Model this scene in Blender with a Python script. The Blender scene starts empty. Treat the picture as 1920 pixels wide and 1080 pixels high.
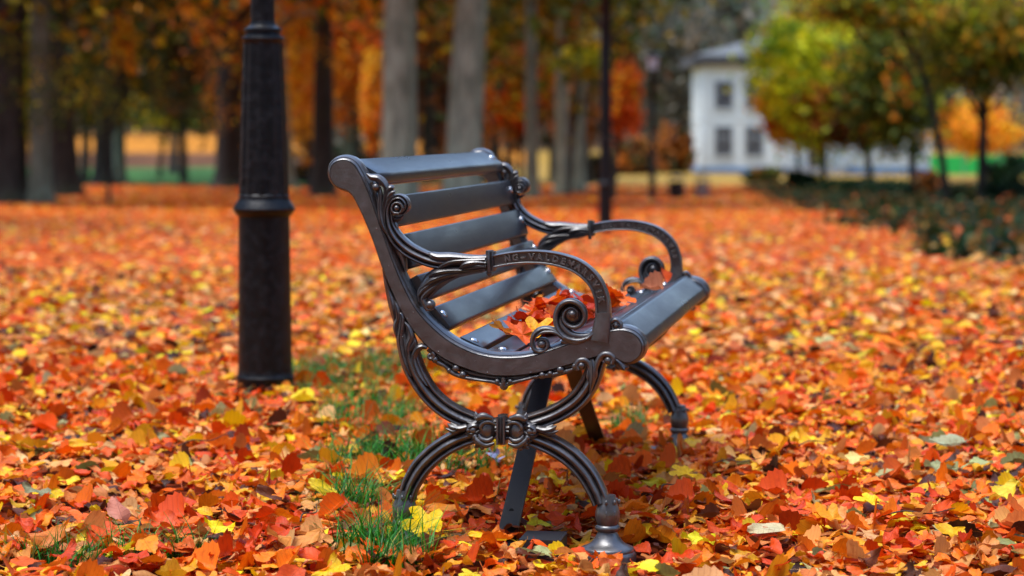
import bpy, math, random
import numpy as np
from mathutils import Vector

random.seed(7); RNG = np.random.default_rng(11)
PI = math.pi
SC = bpy.context.scene
COL = SC.collection

# ---------------------------------------------------------------- camera
CAM_H = 0.915
cd = bpy.data.cameras.new('camera'); cam = bpy.data.objects.new('camera', cd); COL.objects.link(cam)
cam.location = (0, 0, CAM_H)
cam.rotation_euler = (PI/2 - 0.06701062857099575, 0, 0)
cd.sensor_width = 36; cd.lens = 36*4500/1920
cd.clip_start = .05; cd.clip_end = 3000
cd.dof.use_dof = True; cd.dof.focus_distance = 5.2; cd.dof.aperture_fstop = 3.4; cd.dof.aperture_blades = 0
SC.camera = cam

# ---------------------------------------------------------------- light
SUN_EL, SUN_AZ = math.radians(74), math.radians(-115)      # azimuth from +Y, clockwise: almost overhead, a little to the left
w = bpy.data.worlds.new('World'); SC.world = w; w.use_nodes = True
wn = w.node_tree.nodes; wl = w.node_tree.links
sky = wn.new('ShaderNodeTexSky'); sky.sky_type = 'NISHITA'; sky.sun_disc = False
sky.sun_elevation = SUN_EL; sky.sun_rotation = SUN_AZ
sky.air_density = 1.0; sky.dust_density = 1.0; sky.ozone_density = 1.4
wl.new(sky.outputs[0], wn['Background'].inputs['Color']); wn['Background'].inputs['Strength'].default_value = 0.15
sd = bpy.data.lights.new('sun', 'SUN'); sd.energy = 1.5; sd.angle = math.radians(36); sd.color = (1, .975, .94)
sun = bpy.data.objects.new('sun', sd); COL.objects.link(sun)
sdir = Vector((math.sin(SUN_AZ)*math.cos(SUN_EL), math.cos(SUN_AZ)*math.cos(SUN_EL), math.sin(SUN_EL)))
sun.rotation_euler = sdir.to_track_quat('Z', 'Y').to_euler(); sun.location = (0, 0, 30)
SC.view_settings.view_transform = 'Standard'; SC.view_settings.look = 'None'
SC.view_settings.exposure = 1.5; SC.view_settings.gamma = 1
SC.cycles.use_denoising = True
SC.cycles.max_bounces = 6; SC.cycles.transparent_max_bounces = 4

# ---------------------------------------------------------------- helpers
def lin(c):
    f = lambda v: v/12.92 if v <= .04045 else ((v+.055)/1.055)**2.4
    return tuple(f(v/255.) for v in c)

def tag(o, label=None, cat=None, group=None, kind=None):
    if label: o['label'] = label
    if cat: o['category'] = cat
    if group: o['group'] = group
    if kind: o['kind'] = kind
    return o

def empty(name, loc=(0, 0, 0), rz=0):
    o = bpy.data.objects.new(name, None); COL.objects.link(o); o.location = loc; o.rotation_euler = (0, 0, rz)
    o.empty_display_size = .1
    return o

def copy_tree(o, parent=None):
    c = o.copy(); COL.objects.link(c); c.parent = parent
    for ch in o.children: copy_tree(ch, c)
    return c

def mesh_from(name, V, Fc, mat, parent=None, smooth=True, sharp=40, col=None, luv=None):
    """V: (n,3) array, Fc: list of index tuples or (m,k) int array"""
    me = bpy.data.meshes.new(name)
    V = np.asarray(V, dtype=np.float32).reshape(-1, 3)
    if isinstance(Fc, np.ndarray):
        m, k = Fc.shape
        me.vertices.add(len(V)); me.vertices.foreach_set('co', V.ravel())
        me.loops.add(m*k); me.loops.foreach_set('vertex_index', Fc.astype(np.int32).ravel())
        me.polygons.add(m); me.polygons.foreach_set('loop_start', np.arange(0, m*k, k, dtype=np.int32))
        me.update(calc_edges=True)
    else:
        me.from_pydata(V.tolist(), [], [tuple(int(i) for i in f) for f in Fc]); me.update()
    if col is not None:
        a = me.attributes.new('Col', 'FLOAT_COLOR', 'POINT')
        c4 = np.ones((len(V), 4), dtype=np.float32); c4[:, :3] = col
        a.data.foreach_set('color', c4.ravel())
    if luv is not None:
        a = me.attributes.new('luv', 'FLOAT_VECTOR', 'POINT')
        a.data.foreach_set('vector', np.asarray(luv, dtype=np.float32).ravel())
    if smooth:
        me.polygons.foreach_set('use_smooth', np.ones(len(me.polygons), dtype=bool))
        if sharp: me.set_sharp_from_angle(angle=math.radians(sharp))
    me.materials.append(mat)
    o = bpy.data.objects.new(name, me); COL.objects.link(o)
    if parent is not None: o.parent = parent
    return o

class MB:
    def __init__(s): s.v = []; s.f = []
    def add(s, V, Fc):
        b = len(s.v); s.v += [tuple(map(float, p)) for p in V]; s.f += [tuple(b+i for i in f) for f in Fc]
    def box(s, x0, x1, y0, y1, z0, z1):
        V = [(x, y, z) for x in (x0, x1) for y in (y0, y1) for z in (z0, z1)]
        s.add(V, [(0, 1, 3, 2), (4, 6, 7, 5), (0, 4, 5, 1), (2, 3, 7, 6), (0, 2, 6, 4), (1, 5, 7, 3)])
    def lathe(s, prof, cx=0, cy=0, seg=24, flute=0, fl_amp=0, cap=True):
        V = []; Fc = []
        for k, (r, z) in enumerate(prof):
            for i in range(seg):
                t = 2*PI*i/seg
                rr = r*(1 + (fl_amp*math.cos(flute*t) if flute else 0))
                V.append((cx+rr*math.cos(t), cy+rr*math.sin(t), z))
        for k in range(len(prof)-1):
            for i in range(seg):
                j = (i+1) % seg
                Fc.append((k*seg+i, k*seg+j, (k+1)*seg+j, (k+1)*seg+i))
        if cap: Fc.append(tuple(range(seg))[::-1]); Fc.append(tuple((len(prof)-1)*seg+i for i in range(seg)))
        s.add(V, Fc)
    def ball(s, c, r, seg=14, rings=9, sc=(1, 1, 1)):
        V = []; Fc = []
        for k in range(rings+1):
            ph = PI*k/rings
            for i in range(seg):
                t = 2*PI*i/seg
                V.append((c[0]+r*sc[0]*math.sin(ph)*math.cos(t), c[1]+r*sc[1]*math.sin(ph)*math.sin(t), c[2]+r*sc[2]*math.cos(ph)))
        for k in range(rings):
            for i in range(seg):
                j = (i+1) % seg
                Fc.append((k*seg+i, (k+1)*seg+i, (k+1)*seg+j, k*seg+j))
        s.add(V, Fc)
    def prism(s, poly, y0, y1):
        """poly in (x,z), extruded along y"""
        n = len(poly)
        V = [(x, y0, z) for x, z in poly] + [(x, y1, z) for x, z in poly]
        Fc = [tuple(range(n)), tuple(range(2*n-1, n-1, -1))]
        Fc += [(i, n+i, n+(i+1) % n, (i+1) % n) for i in range(n)]
        s.add(V, Fc)
    def build(s, name, mat, parent=None, smooth=True, sharp=40):
        o = mesh_from(name, s.v, s.f, mat, parent, smooth, sharp)
        import bmesh
        bm = bmesh.new(); bm.from_mesh(o.data); bmesh.ops.recalc_face_normals(bm, faces=bm.faces); bm.to_mesh(o.data); bm.free()
        return o

def spline(pts, n=6):
    """Catmull-Rom through points of any dimension"""
    P_ = [np.array(p, float) for p in pts]; out = []
    P_ = [2*P_[0]-P_[1]] + P_ + [2*P_[-1]-P_[-2]]
    for i in range(1, len(P_)-2):
        for k in range(n):
            t = k/n; a, b, c, d = P_[i-1], P_[i], P_[i+1], P_[i+2]
            out.append(.5*((2*b)+(c-a)*t+(2*a-5*b+4*c-d)*t*t+(3*b-a-3*c+d)*t**3))
    out.append(P_[-2]); return np.array(out)

ROUND = [(math.cos(2*PI*i/12), math.sin(2*PI*i/12)) for i in range(12)]
def fluted(n=24, k=3):
    L = []
    for i in range(n):
        t = 2*PI*i/n; a, b = math.cos(t), math.sin(t)
        m = 1.0
        if b < .35: m = .86 + .2*abs(math.cos(1.5*PI*a*1.0))
        L.append((a if abs(b) > .2 else a*1.0, b*m))
    return L
FLUTE = [(1, .5), (1, -.15), (.95, -.5), (.86, -.74), (.74, -.86), (.62, -.84), (.52, -.68), (.45, -.42), (.38, -.5), (.30, -.8), (.16, -1.02), (0, -1.1), (-.16, -1.02), (-.30, -.8),
         (-.38, -.5), (-.45, -.42), (-.52, -.68), (-.62, -.84), (-.74, -.86), (-.86, -.74), (-.95, -.5), (-1, -.15), (-1, .5), (-.7, .9), (.7, .9)]
PANEL = [(1, .6), (1, -.45), (.94, -.85), (.84, -1), (.70, -1), (.62, -.9), (.6, -.62), (-.6, -.62), (-.62, -.9), (-.70, -1), (-.84, -1), (-.94, -.85),
         (-1, -.45), (-1, .6), (-.8, .95), (.8, .95)]
LEAFR = [(1, .3), (.9, -.3), (.45, -.75), (.12, -1.0), (0, -.7), (-.12, -1.0), (-.45, -.75), (-.9, -.3), (-1, .3), (0, .8)]

def sweep(mb, pts, rad, prof=ROUND, depth=None, y0=0.0, n=6, taper_depth=True):
    """tube in the x-z plane: pts [(x,z)], rad list or number, half depth along y, centred on y0 (number or list)"""
    m = len(pts)
    r = list(rad) if hasattr(rad, '__len__') else [rad]*m
    if len(r) != m: r = list(np.interp(np.linspace(0, 1, m), np.linspace(0, 1, len(r)), r))
    yy = list(y0) if hasattr(y0, '__len__') else [y0]*m
    if len(yy) != m: yy = list(np.interp(np.linspace(0, 1, m), np.linspace(0, 1, len(yy)), yy))
    dd = depth if depth is not None else r
    dd = list(dd) if hasattr(dd, '__len__') else [dd]*m
    if len(dd) != m: dd = list(np.interp(np.linspace(0, 1, m), np.linspace(0, 1, len(dd)), dd))
    S = spline([(p[0], p[1], r[i], yy[i], dd[i]) for i, p in enumerate(pts)], n)
    k = len(prof); V = []; Fc = []
    T = np.gradient(S[:, :2], axis=0); T /= np.maximum(np.linalg.norm(T, axis=1, keepdims=True), 1e-9)
    for i, q in enumerate(S):
        nx, nz = -T[i, 1], T[i, 0]
        R = max(q[2], 2e-4); D = max(q[4], 2e-4)
        for a, b in prof: V.append((q[0]+nx*a*R, q[3]+b*D, q[1]+nz*a*R))
    for i in range(len(S)-1):
        for j in range(k):
            jj = (j+1) % k
            Fc.append((i*k+j, i*k+jj, (i+1)*k+jj, (i+1)*k+j))
    Fc.append(tuple(range(k))); Fc.append(tuple((len(S)-1)*k+j for j in range(k))[::-1])
    mb.add(V, Fc); return S

def spiral(c, r0, r1, a0, turns, n=26, squash=1.0):
    return [(c[0]+(r0+(r1-r0)*i/n)*math.cos(a0+2*PI*turns*i/n), c[1]+squash*(r0+(r1-r0)*i/n)*math.sin(a0+2*PI*turns*i/n)) for i in range(n+1)]

# ---------------------------------------------------------------- materials
def newmat(name):
    m = bpy.data.materials.new(name); m.use_nodes = True
    nt = m.node_tree; return m, nt.nodes, nt.links, nt.nodes['Principled BSDF']

def simple(name, col, rough=.6, metal=0., spec=.5, bump=0., bscale=60., var=.0, vscale=5., coat=0., bump_dist=.002):
    m, N, L, B = newmat(name)
    B.inputs['Base Color'].default_value = (*col, 1); B.inputs['Roughness'].default_value = rough
    B.inputs['Metallic'].default_value = metal; B.inputs['Specular IOR Level'].default_value = spec; B.inputs['Coat Weight'].default_value = coat; B.inputs['Coat Roughness'].default_value = .26; B.inputs['Coat IOR'].default_value = 1.6
    B.inputs['Coat Weight'].default_value = coat; B.inputs['Coat Roughness'].default_value = .25
    tc = N.new('ShaderNodeTexCoord')
    if var:
        n = N.new('ShaderNodeTexNoise'); n.inputs['Scale'].default_value = vscale; n.inputs['Detail'].default_value = 6
        L.new(tc.outputs['Object'], n.inputs['Vector'])
        r = N.new('ShaderNodeMapRange'); r.inputs[1].default_value = .3; r.inputs[2].default_value = .7
        r.inputs[3].default_value = 1-var; r.inputs[4].default_value = 1+var; L.new(n.outputs[0], r.inputs[0])
        mx = N.new('ShaderNodeVectorMath'); mx.operation = 'SCALE'; mx.inputs[0].default_value = col; L.new(r.outputs[0], mx.inputs['Scale'])
        L.new(mx.outputs[0], B.inputs['Base Color'])
    if bump:
        n = N.new('ShaderNodeTexNoise'); n.inputs['Scale'].default_value = bscale; n.inputs['Detail'].default_value = 5
        L.new(tc.outputs['Object'], n.inputs['Vector'])
        b = N.new('ShaderNodeBump'); b.inputs['Strength'].default_value = bump; b.inputs['Distance'].default_value = bump_dist
        L.new(n.outputs[0], b.inputs['Height']); L.new(b.outputs[0], B.inputs['Normal'])
    return m

def cast_iron(name, col, rough, spec=1.0, coat=.5):
    """thick glossy paint over rough cast iron: orange-peel bump, pits, faint dust specks"""
    m, N, L, B = newmat(name)
    tc = N.new('ShaderNodeTexCoord')
    n1 = N.new('ShaderNodeTexNoise'); n1.inputs['Scale'].default_value = 180; n1.inputs['Detail'].default_value = 3
    n2 = N.new('ShaderNodeTexNoise'); n2.inputs['Scale'].default_value = 38; n2.inputs['Detail'].default_value = 4
    v = N.new('ShaderNodeTexVoronoi'); v.inputs['Scale'].default_value = 75
    for q in (n1, n2, v): L.new(tc.outputs['Object'], q.inputs['Vector'])
    pr = N.new('ShaderNodeMapRange'); pr.inputs[1].default_value = .05; pr.inputs[2].default_value = .16; pr.inputs[3].default_value = 1; pr.inputs[4].default_value = 0
    L.new(v.outputs['Distance'], pr.inputs[0])
    vc = N.new('ShaderNodeSeparateColor'); L.new(v.outputs['Color'], vc.inputs[0])
    gt = N.new('ShaderNodeMath'); gt.operation = 'GREATER_THAN'; gt.inputs[1].default_value = .8; L.new(vc.outputs[0], gt.inputs[0])
    sp = N.new('ShaderNodeMath'); sp.operation = 'MULTIPLY'; L.new(pr.outputs[0], sp.inputs[0]); L.new(gt.outputs[0], sp.inputs[1])
    a1 = N.new('ShaderNodeMath'); a1.operation = 'MULTIPLY_ADD'; a1.inputs[1].default_value = .35; L.new(n1.outputs[0], a1.inputs[0]); L.new(n2.outputs[0], a1.inputs[2])
    a2 = N.new('ShaderNodeMath'); a2.operation = 'MULTIPLY_ADD'; a2.inputs[1].default_value = .8; L.new(sp.outputs[0], a2.inputs[0]); L.new(a1.outputs[0], a2.inputs[2])
    b = N.new('ShaderNodeBump'); b.inputs['Strength'].default_value = .75; b.inputs['Distance'].default_value = .002
    L.new(a2.outputs[0], b.inputs['Height']); L.new(b.outputs[0], B.inputs['Normal'])
    mx = N.new('ShaderNodeMix'); mx.data_type = 'RGBA'; mx.inputs[6].default_value = (*col, 1); mx.inputs[7].default_value = (*[c*2.6+.02 for c in col], 1)
    f = N.new('ShaderNodeMapRange'); f.inputs[1].default_value = .45; f.inputs[2].default_value = .75; L.new(n2.outputs[0], f.inputs[0]); f.inputs[4].default_value = .5
    fm = N.new('ShaderNodeMath'); fm.operation = 'MAXIMUM'; L.new(f.outputs[0], fm.inputs[0]); L.new(sp.outputs[0], fm.inputs[1])
    L.new(fm.outputs[0], mx.inputs[0]); L.new(mx.outputs[2], B.inputs['Base Color'])
    r = N.new('ShaderNodeMapRange'); r.inputs[1].default_value = .3; r.inputs[2].default_value = .7; r.inputs[3].default_value = rough-.08; r.inputs[4].default_value = rough+.12
    L.new(n2.outputs[0], r.inputs[0]); L.new(r.outputs[0], B.inputs['Roughness'])
    B.inputs['Specular IOR Level'].default_value = spec; B.inputs['Coat Weight'].default_value = coat; B.inputs['Coat Roughness'].default_value = .26; B.inputs['Coat IOR'].default_value = 1.6
    return m

def leaf_mat(name, transl=.25, veins=True, rough=.5):
    m, N, L, B = newmat(name)
    at = N.new('ShaderNodeAttribute'); at.attribute_name = 'Col'
    cur = at.outputs['Color']
    if veins:
        lu = N.new('ShaderNodeAttribute'); lu.attribute_name = 'luv'
        sx = N.new('ShaderNodeSeparateXYZ'); L.new(lu.outputs['Vector'], sx.inputs[0])
        ab = N.new('ShaderNodeMath'); ab.operation = 'ABSOLUTE'; L.new(sx.outputs[0], ab.inputs[0])
        mid = N.new('ShaderNodeMapRange'); mid.inputs[1].default_value = .0; mid.inputs[2].default_value = .06; mid.inputs[3].default_value = 1; mid.inputs[4].default_value = 0
        L.new(ab.outputs[0], mid.inputs[0])
        q = N.new('ShaderNodeMath'); q.operation = 'MULTIPLY_ADD'; q.inputs[1].default_value = -.22; L.new(ab.outputs[0], q.inputs[0]); L.new(sx.outputs[1], q.inputs[2])
        s1 = N.new('ShaderNodeMath'); s1.operation = 'MULTIPLY'; s1.inputs[1].default_value = 46; L.new(q.outputs[0], s1.inputs[0])
        s2 = N.new('ShaderNodeMath'); s2.operation = 'SINE'; L.new(s1.outputs[0], s2.inputs[0])
        side = N.new('ShaderNodeMapRange'); side.inputs[1].default_value = .8; side.inputs[2].default_value = 1; side.inputs[4].default_value = .6; L.new(s2.outputs[0], side.inputs[0])
        vm = N.new('ShaderNodeMath'); vm.operation = 'MAXIMUM'; L.new(mid.outputs[0], vm.inputs[0]); L.new(side.outputs[0], vm.inputs[1])
        vs = N.new('ShaderNodeMath'); vs.operation = 'MULTIPLY'; vs.inputs[1].default_value = .6; L.new(vm.outputs[0], vs.inputs[0])
        br = N.new('ShaderNodeVectorMath'); br.operation = 'MULTIPLY_ADD'; br.inputs[1].default_value = (.62, .5, .5); br.inputs[2].default_value = (.02, .01, .005)
        L.new(cur, br.inputs[0])
        mv = N.new('ShaderNodeMix'); mv.data_type = 'RGBA'; L.new(vs.outputs[0], mv.inputs[0]); L.new(cur, mv.inputs[6]); L.new(br.outputs[0], mv.inputs[7])
        # blotches and small brown spots
        geo = lu
        n = N.new('ShaderNodeTexNoise'); n.inputs['Scale'].default_value = 3.2; n.inputs['Detail'].default_value = 5; n.inputs['Roughness'].default_value = .7
        zs = N.new('ShaderNodeVectorMath'); zs.operation = 'MULTIPLY'; zs.inputs[1].default_value = (.5, 1, 40); L.new(geo.outputs['Vector'], zs.inputs[0]); L.new(zs.outputs[0], n.inputs['Vector'])
        nr = N.new('ShaderNodeMapRange'); nr.inputs[1].default_value = .50; nr.inputs[2].default_value = .72; nr.inputs[4].default_value = .8; L.new(n.outputs[0], nr.inputs[0])
        dk = N.new('ShaderNodeVectorMath'); dk.operation = 'MULTIPLY'; dk.inputs[1].default_value = (.62, .42, .3); L.new(mv.outputs[2], dk.inputs[0])
        m2 = N.new('ShaderNodeMix'); m2.data_type = 'RGBA'; L.new(nr.outputs[0], m2.inputs[0]); L.new(mv.outputs[2], m2.inputs[6]); L.new(dk.outputs[0], m2.inputs[7])
        cur = m2.outputs[2]
        bp = N.new('ShaderNodeBump'); bp.inputs['Strength'].default_value = .5; bp.inputs['Distance'].default_value = .0015
        L.new(vm.outputs[0], bp.inputs['Height']); L.new(bp.outputs[0], B.inputs['Normal'])
    L.new(cur, B.inputs['Base Color']); B.inputs['Roughness'].default_value = rough; B.inputs['Specular IOR Level'].default_value = .25
    tr = N.new('ShaderNodeBsdfTranslucent'); L.new(cur, tr.inputs['Color'])
    ms = N.new('ShaderNodeMixShader'); ms.inputs[0].default_value = transl
    L.new(B.outputs[0], ms.inputs[1]); L.new(tr.outputs[0], ms.inputs[2]); L.new(ms.outputs[0], N['Material Output'].inputs['Surface'])
    return m

def slat_mat():
    m, N, L, B = newmat('slat_paint')
    tc = N.new('ShaderNodeTexCoord'); mp = N.new('ShaderNodeMapping'); mp.inputs['Scale'].default_value = (1, .06, 1); L.new(tc.outputs['Object'], mp.inputs[0])
    g = N.new('ShaderNodeTexNoise'); g.inputs['Scale'].default_value = 130; g.inputs['Detail'].default_value = 4; L.new(mp.outputs[0], g.inputs['Vector'])
    mp2 = N.new('ShaderNodeMapping'); mp2.inputs['Scale'].default_value = (1, .22, 1); L.new(tc.outputs['Object'], mp2.inputs[0])
    s = N.new('ShaderNodeTexNoise'); s.inputs['Scale'].default_value = 11; s.inputs['Detail'].default_value = 6; s.inputs['Roughness'].default_value = .6; L.new(mp2.outputs[0], s.inputs['Vector'])
    v = N.new('ShaderNodeTexVoronoi'); v.inputs['Scale'].default_value = 34; L.new(mp2.outputs[0], v.inputs['Vector'])
    dr = N.new('ShaderNodeMapRange'); dr.inputs[1].default_value = .10; dr.inputs[2].default_value = .20; dr.inputs[3].default_value = 1; dr.inputs[4].default_value = 0; L.new(v.outputs['Distance'], dr.inputs[0])
    hm = N.new('ShaderNodeMath'); hm.operation = 'MULTIPLY_ADD'; hm.inputs[1].default_value = .7; L.new(dr.outputs[0], hm.inputs[0]); L.new(g.outputs[0], hm.inputs[2])
    b = N.new('ShaderNodeBump'); b.inputs['Strength'].default_value = .2; b.inputs['Distance'].default_value = .0006; L.new(hm.outputs[0], b.inputs['Height']); L.new(b.outputs[0], B.inputs['Normal'])
    r = N.new('ShaderNodeMapRange'); r.inputs[1].default_value = .35; r.inputs[2].default_value = .65; r.inputs[3].default_value = .27; r.inputs[4].default_value = .38; L.new(s.outputs[0], r.inputs[0]); L.new(r.outputs[0], B.inputs['Roughness'])
    f = N.new('ShaderNodeMapRange'); f.inputs[1].default_value = .66; f.inputs[2].default_value = .74; f.inputs[4].default_value = .35; L.new(s.outputs[0], f.inputs[0])
    mx = N.new('ShaderNodeMix'); mx.data_type = 'RGBA'; mx.inputs[6].default_value = (.014, .018, .026, 1); mx.inputs[7].default_value = (.075, .085, .07, 1)
    L.new(f.outputs[0], mx.inputs[0]); L.new(mx.outputs[2], B.inputs['Base Color']); B.inputs['Specular IOR Level'].default_value = .8
    return m

def bark(name, col, sc=6.):
    m, N, L, B = newmat(name)
    tc = N.new('ShaderNodeTexCoord'); mp = N.new('ShaderNodeMapping'); mp.inputs['Scale'].default_value = (1, 1, .22); L.new(tc.outputs['Object'], mp.inputs[0])
    n = N.new('ShaderNodeTexNoise'); n.inputs['Scale'].default_value = sc; n.inputs['Detail'].default_value = 8; n.inputs['Roughness'].default_value = .7; L.new(mp.outputs[0], n.inputs['Vector'])
    n2 = N.new('ShaderNodeTexNoise'); n2.inputs['Scale'].default_value = .9; n2.inputs['Detail'].default_value = 3; L.new(tc.outputs['Object'], n2.inputs['Vector'])
    cr = N.new('ShaderNodeValToRGB'); cr.color_ramp.elements[0].position = .3; cr.color_ramp.elements[1].position = .72
    cr.color_ramp.elements[0].color = (*[c*.35 for c in col], 1); cr.color_ramp.elements[1].color = (*[min(1, c*1.5) for c in col], 1)
    L.new(n.outputs[0], cr.inputs[0])
    mo = N.new('ShaderNodeMix'); mo.data_type = 'RGBA'; mo.inputs[7].default_value = (.05, .06, .02, 1)
    f = N.new('ShaderNodeMapRange'); f.inputs[1].default_value = .5; f.inputs[2].default_value = .7; f.inputs[4].default_value = .45; L.new(n2.outputs[0], f.inputs[0])
    L.new(f.outputs[0], mo.inputs[0]); L.new(cr.outputs[0], mo.inputs[6]); L.new(mo.outputs[2], B.inputs['Base Color'])
    b = N.new('ShaderNodeBump'); b.inputs['Distance'].default_value = .04; b.inputs['Strength'].default_value = .8; L.new(n.outputs[0], b.inputs['Height']); L.new(b.outputs[0], B.inputs['Normal'])
    B.inputs['Roughness'].default_value = .9; B.inputs['Specular IOR Level'].default_value = .2
    return m

M_IRON = cast_iron('bench_iron_paint', (.036, .032, .032), .36)
M_SLAT = slat_mat()
M_BRACE = simple('brace_steel', (.022, .024, .028), .4, spec=.5, bump=.2, bscale=90)
M_BOLT = simple('bolt_steel', (.62, .62, .62), .25, metal=1., bump=.1)
M_LAMP = cast_iron('lamp_post_paint', (.0009, .0014, .0028), .42, .28, .0)
M_LEAF = leaf_mat('fallen_leaf')
M_CROWN = leaf_mat('crown_leaf', .3, False, .6)
M_GRASS = leaf_mat('grass_blade', .25, False, .45)
M_BARK_D = bark('bark_dark', (.05, .042, .032)); M_BARK_G = bark('bark_grey', (.20, .21, .14)); M_BARK_P = bark('bark_pale', (.33, .36, .24))
M_WOOD = simple('chalk', (.5, .5, .5))

# ================================================================ BENCH
# local axes: x = depth of the seat (towards the front), y = length of the bench, z = up
bench = empty('park_bench', (-0.025, 5.1, 0), -0.16057029118347832)
tag(bench, 'dark cast iron and slat park bench with scrolled arms, fallen leaves on its seat', 'bench')
LEN = 1.68
FACE = [(-0.3703, 0.8156), (-0.3667, 0.8305), (-0.3561, 0.8396), (-0.342, 0.8431), (-0.328, 0.8397), (-0.3175, 0.8317), (-0.3094, 0.8192), (-0.3001, 0.8021), (-0.2885, 0.7759), (-0.2758, 0.7416), (-0.2619, 0.7017), (-0.248, 0.6617), (-0.2353, 0.6275), (-0.2214, 0.5933), (-0.2063, 0.5614), (-0.1889, 0.5306), (-0.168, 0.5045), (-0.1425, 0.4796), (-0.1135, 0.4571), (-0.0821, 0.4404), (-0.0497, 0.4283), (-0.015, 0.4219), (0.0196, 0.4213), (0.0541, 0.4241), (0.0886, 0.4326), (0.1264, 0.4457), (0.1732, 0.4623), (0.2142, 0.4754), (0.2426, 0.4826), (0.263, 0.484), (0.2823, 0.4786), (0.2948, 0.4686), (0.3016, 0.4551), (0.3005, 0.4393), (0.2915, 0.4267), (0.2768, 0.4185), (0.2609, 0.4205), (0.2461, 0.4294), (0.2291, 0.4348), (0.2086, 0.4311), (0.1573, 0.4155), (0.1104, 0.4011), (0.0633, 0.3912), (0.0161, 0.3858), (-0.0312, 0.3885), (-0.0752, 0.4004), (-0.117, 0.4181), (-0.1507, 0.4405), (-0.1774, 0.4665), (-0.1995, 0.4961), (-0.2181, 0.528), (-0.2332, 0.5599), (-0.2483, 0.5953), (-0.2622, 0.633), (-0.276, 0.673), (-0.2899, 0.7072), (-0.3039, 0.738), (-0.3178, 0.7643), (-0.3283, 0.7768), (-0.3423, 0.7825), (-0.3576, 0.7893), (-0.3669, 0.8007)]
NIN = 34      # the first NIN points run along the top / inner side (wide moulded rim)
def build_plate(parent):
    F_ = np.array(FACE)
    n0 = len(F_)
    wide = np.array([.0125 if i < NIN else .0055 for i in range(n0)])
    for _ in range(3): wide = (np.roll(wide, 1)+wide+np.roll(wide, -1))/3
    Pts = []
    m = n0
    for i in range(m):                       # closed Catmull-Rom, x3
        a, b, c, d = F_[i-1], F_[i], F_[(i+1) % m], F_[(i+2) % m]
        for k in range(3):
            t = k/3
            q = .5*((2*b)+(c-a)*t+(2*a-5*b+4*c-d)*t*t+(3*b-a-3*c+d)*t**3)
            Pts.append((q[0], q[1], wide[i]*(1-t)+wide[(i+1) % m]*t))
    Pts = np.array(Pts); N = len(Pts)
    T = np.roll(Pts[:, :2], -2, 0)-np.roll(Pts[:, :2], 2, 0); T /= np.linalg.norm(T, axis=1, keepdims=True)
    Nn = np.stack([-T[:, 1], T[:, 0]], 1)      # outward for clockwise order
    loops = []
    for fr, y in [(-.14, 0.0), (0, 0.0), (.02, .0035), (.10, .004), (.16, .001), (.34, .0025), (.50, .0065), (.56, .0085), (.62, .0075), (.82, .0125), (.95, .018), (1.0, .022), (1.0, .042), (.7, .046)]:
        loops.append(np.stack([Pts[:, 0]+Nn[:, 0]*Pts[:, 2]*fr, np.full(N, y), Pts[:, 1]+Nn[:, 1]*Pts[:, 2]*fr], 1))
    V = np.concatenate(loops); Fc = []
    for k in range(len(loops)-1):
        for i in range(N):
            j = (i+1) % N
            Fc.append((k*N+i, k*N+j, (k+1)*N+j, (k+1)*N+i))
    Fc.append(tuple(range(N))[::-1]); Fc.append(tuple((len(loops)-1)*N+i for i in range(N)))
    mb = MB(); mb.add(V, Fc)
    return mb.build('end_frame', M_IRON, parent, sharp=32)

plate = build_plate(bench)

# --- lug strip carrying the slats, on the inner side of the plate
mb = MB()
lug = [(-0.313, 0.7929), (-0.2875, 0.7301), (-0.2586, 0.6502), (-0.218, 0.5647), (-0.1657, 0.4908), (-0.1019, 0.4378), (-0.0208, 0.4081), (0.0541, 0.4093), (0.1401, 0.4334), (0.2426, 0.4622)]
sweep(mb, lug, .012, [(1, 1), (1, -1), (-1, -1), (-1, 1)], .028, .070)
mb.build('slat_lug', M_IRON, plate)

# --- legs: two crossing arcs of fluted bar
mb = MB()
up = [(-0.2506, 0.5884), (-0.2367, 0.5518), (-0.2205, 0.505), (-0.209, 0.4557), (-0.1963, 0.4076), (-0.1777, 0.3688), (-0.151, 0.3336), (-0.1137, 0.3044), (-0.0626, 0.2824), (-0.0302, 0.2738), (-0.0001, 0.2721), (0.0311, 0.2751), (0.0691, 0.285), (0.1208, 0.3054), (0.1631, 0.3347), (0.1893, 0.3705), (0.2007, 0.4003), (0.2097, 0.4209)]
ur = [.003, .008, .013, .0195, .0215, .0205, .0195, .019, .0185, .018, .018, .018, .0185, .019, .0195, .0195, .019, .016]
ur = [q*1.07 for q in ur]
sweep(mb, up, ur, FLUTE, [.014, .016, .018, .020, .021, .021, .021, .021, .021, .021, .021, .021, .021, .021, .021, .020, .019, .018], .021, 8)
lo = [(-0.2089, 0.1094), (-0.2041, 0.1304), (-0.1947, 0.1526), (-0.1735, 0.1855), (-0.1349, 0.221), (-0.0929, 0.2449), (-0.0441, 0.2609), (-0.0001, 0.2664), (0.0461, 0.2582), (0.1025, 0.2387), (0.1473, 0.2122), (0.1817, 0.1776), (0.2036, 0.1415), (0.2151, 0.1143)]
sweep(mb, lo, [1.07*q for q in [.0165, .018, .0195, .0205, .0205, .0205, .019, .018, .019, .0205, .0205, .0205, .0195, .018]], FLUTE, .021, .021, 8)
# back plate that ties the arc into the frame on both sides
sweep(mb, [(-0.2576, 0.6101), (-0.2449, 0.5644), (-0.2275, 0.5129), (-0.2101, 0.4695), (-0.188, 0.4388)], [.003, .010, .015, .014, .008], ROUND, .015, .022)
mb.build('leg_arch', M_IRON, plate, sharp=50)

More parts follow.
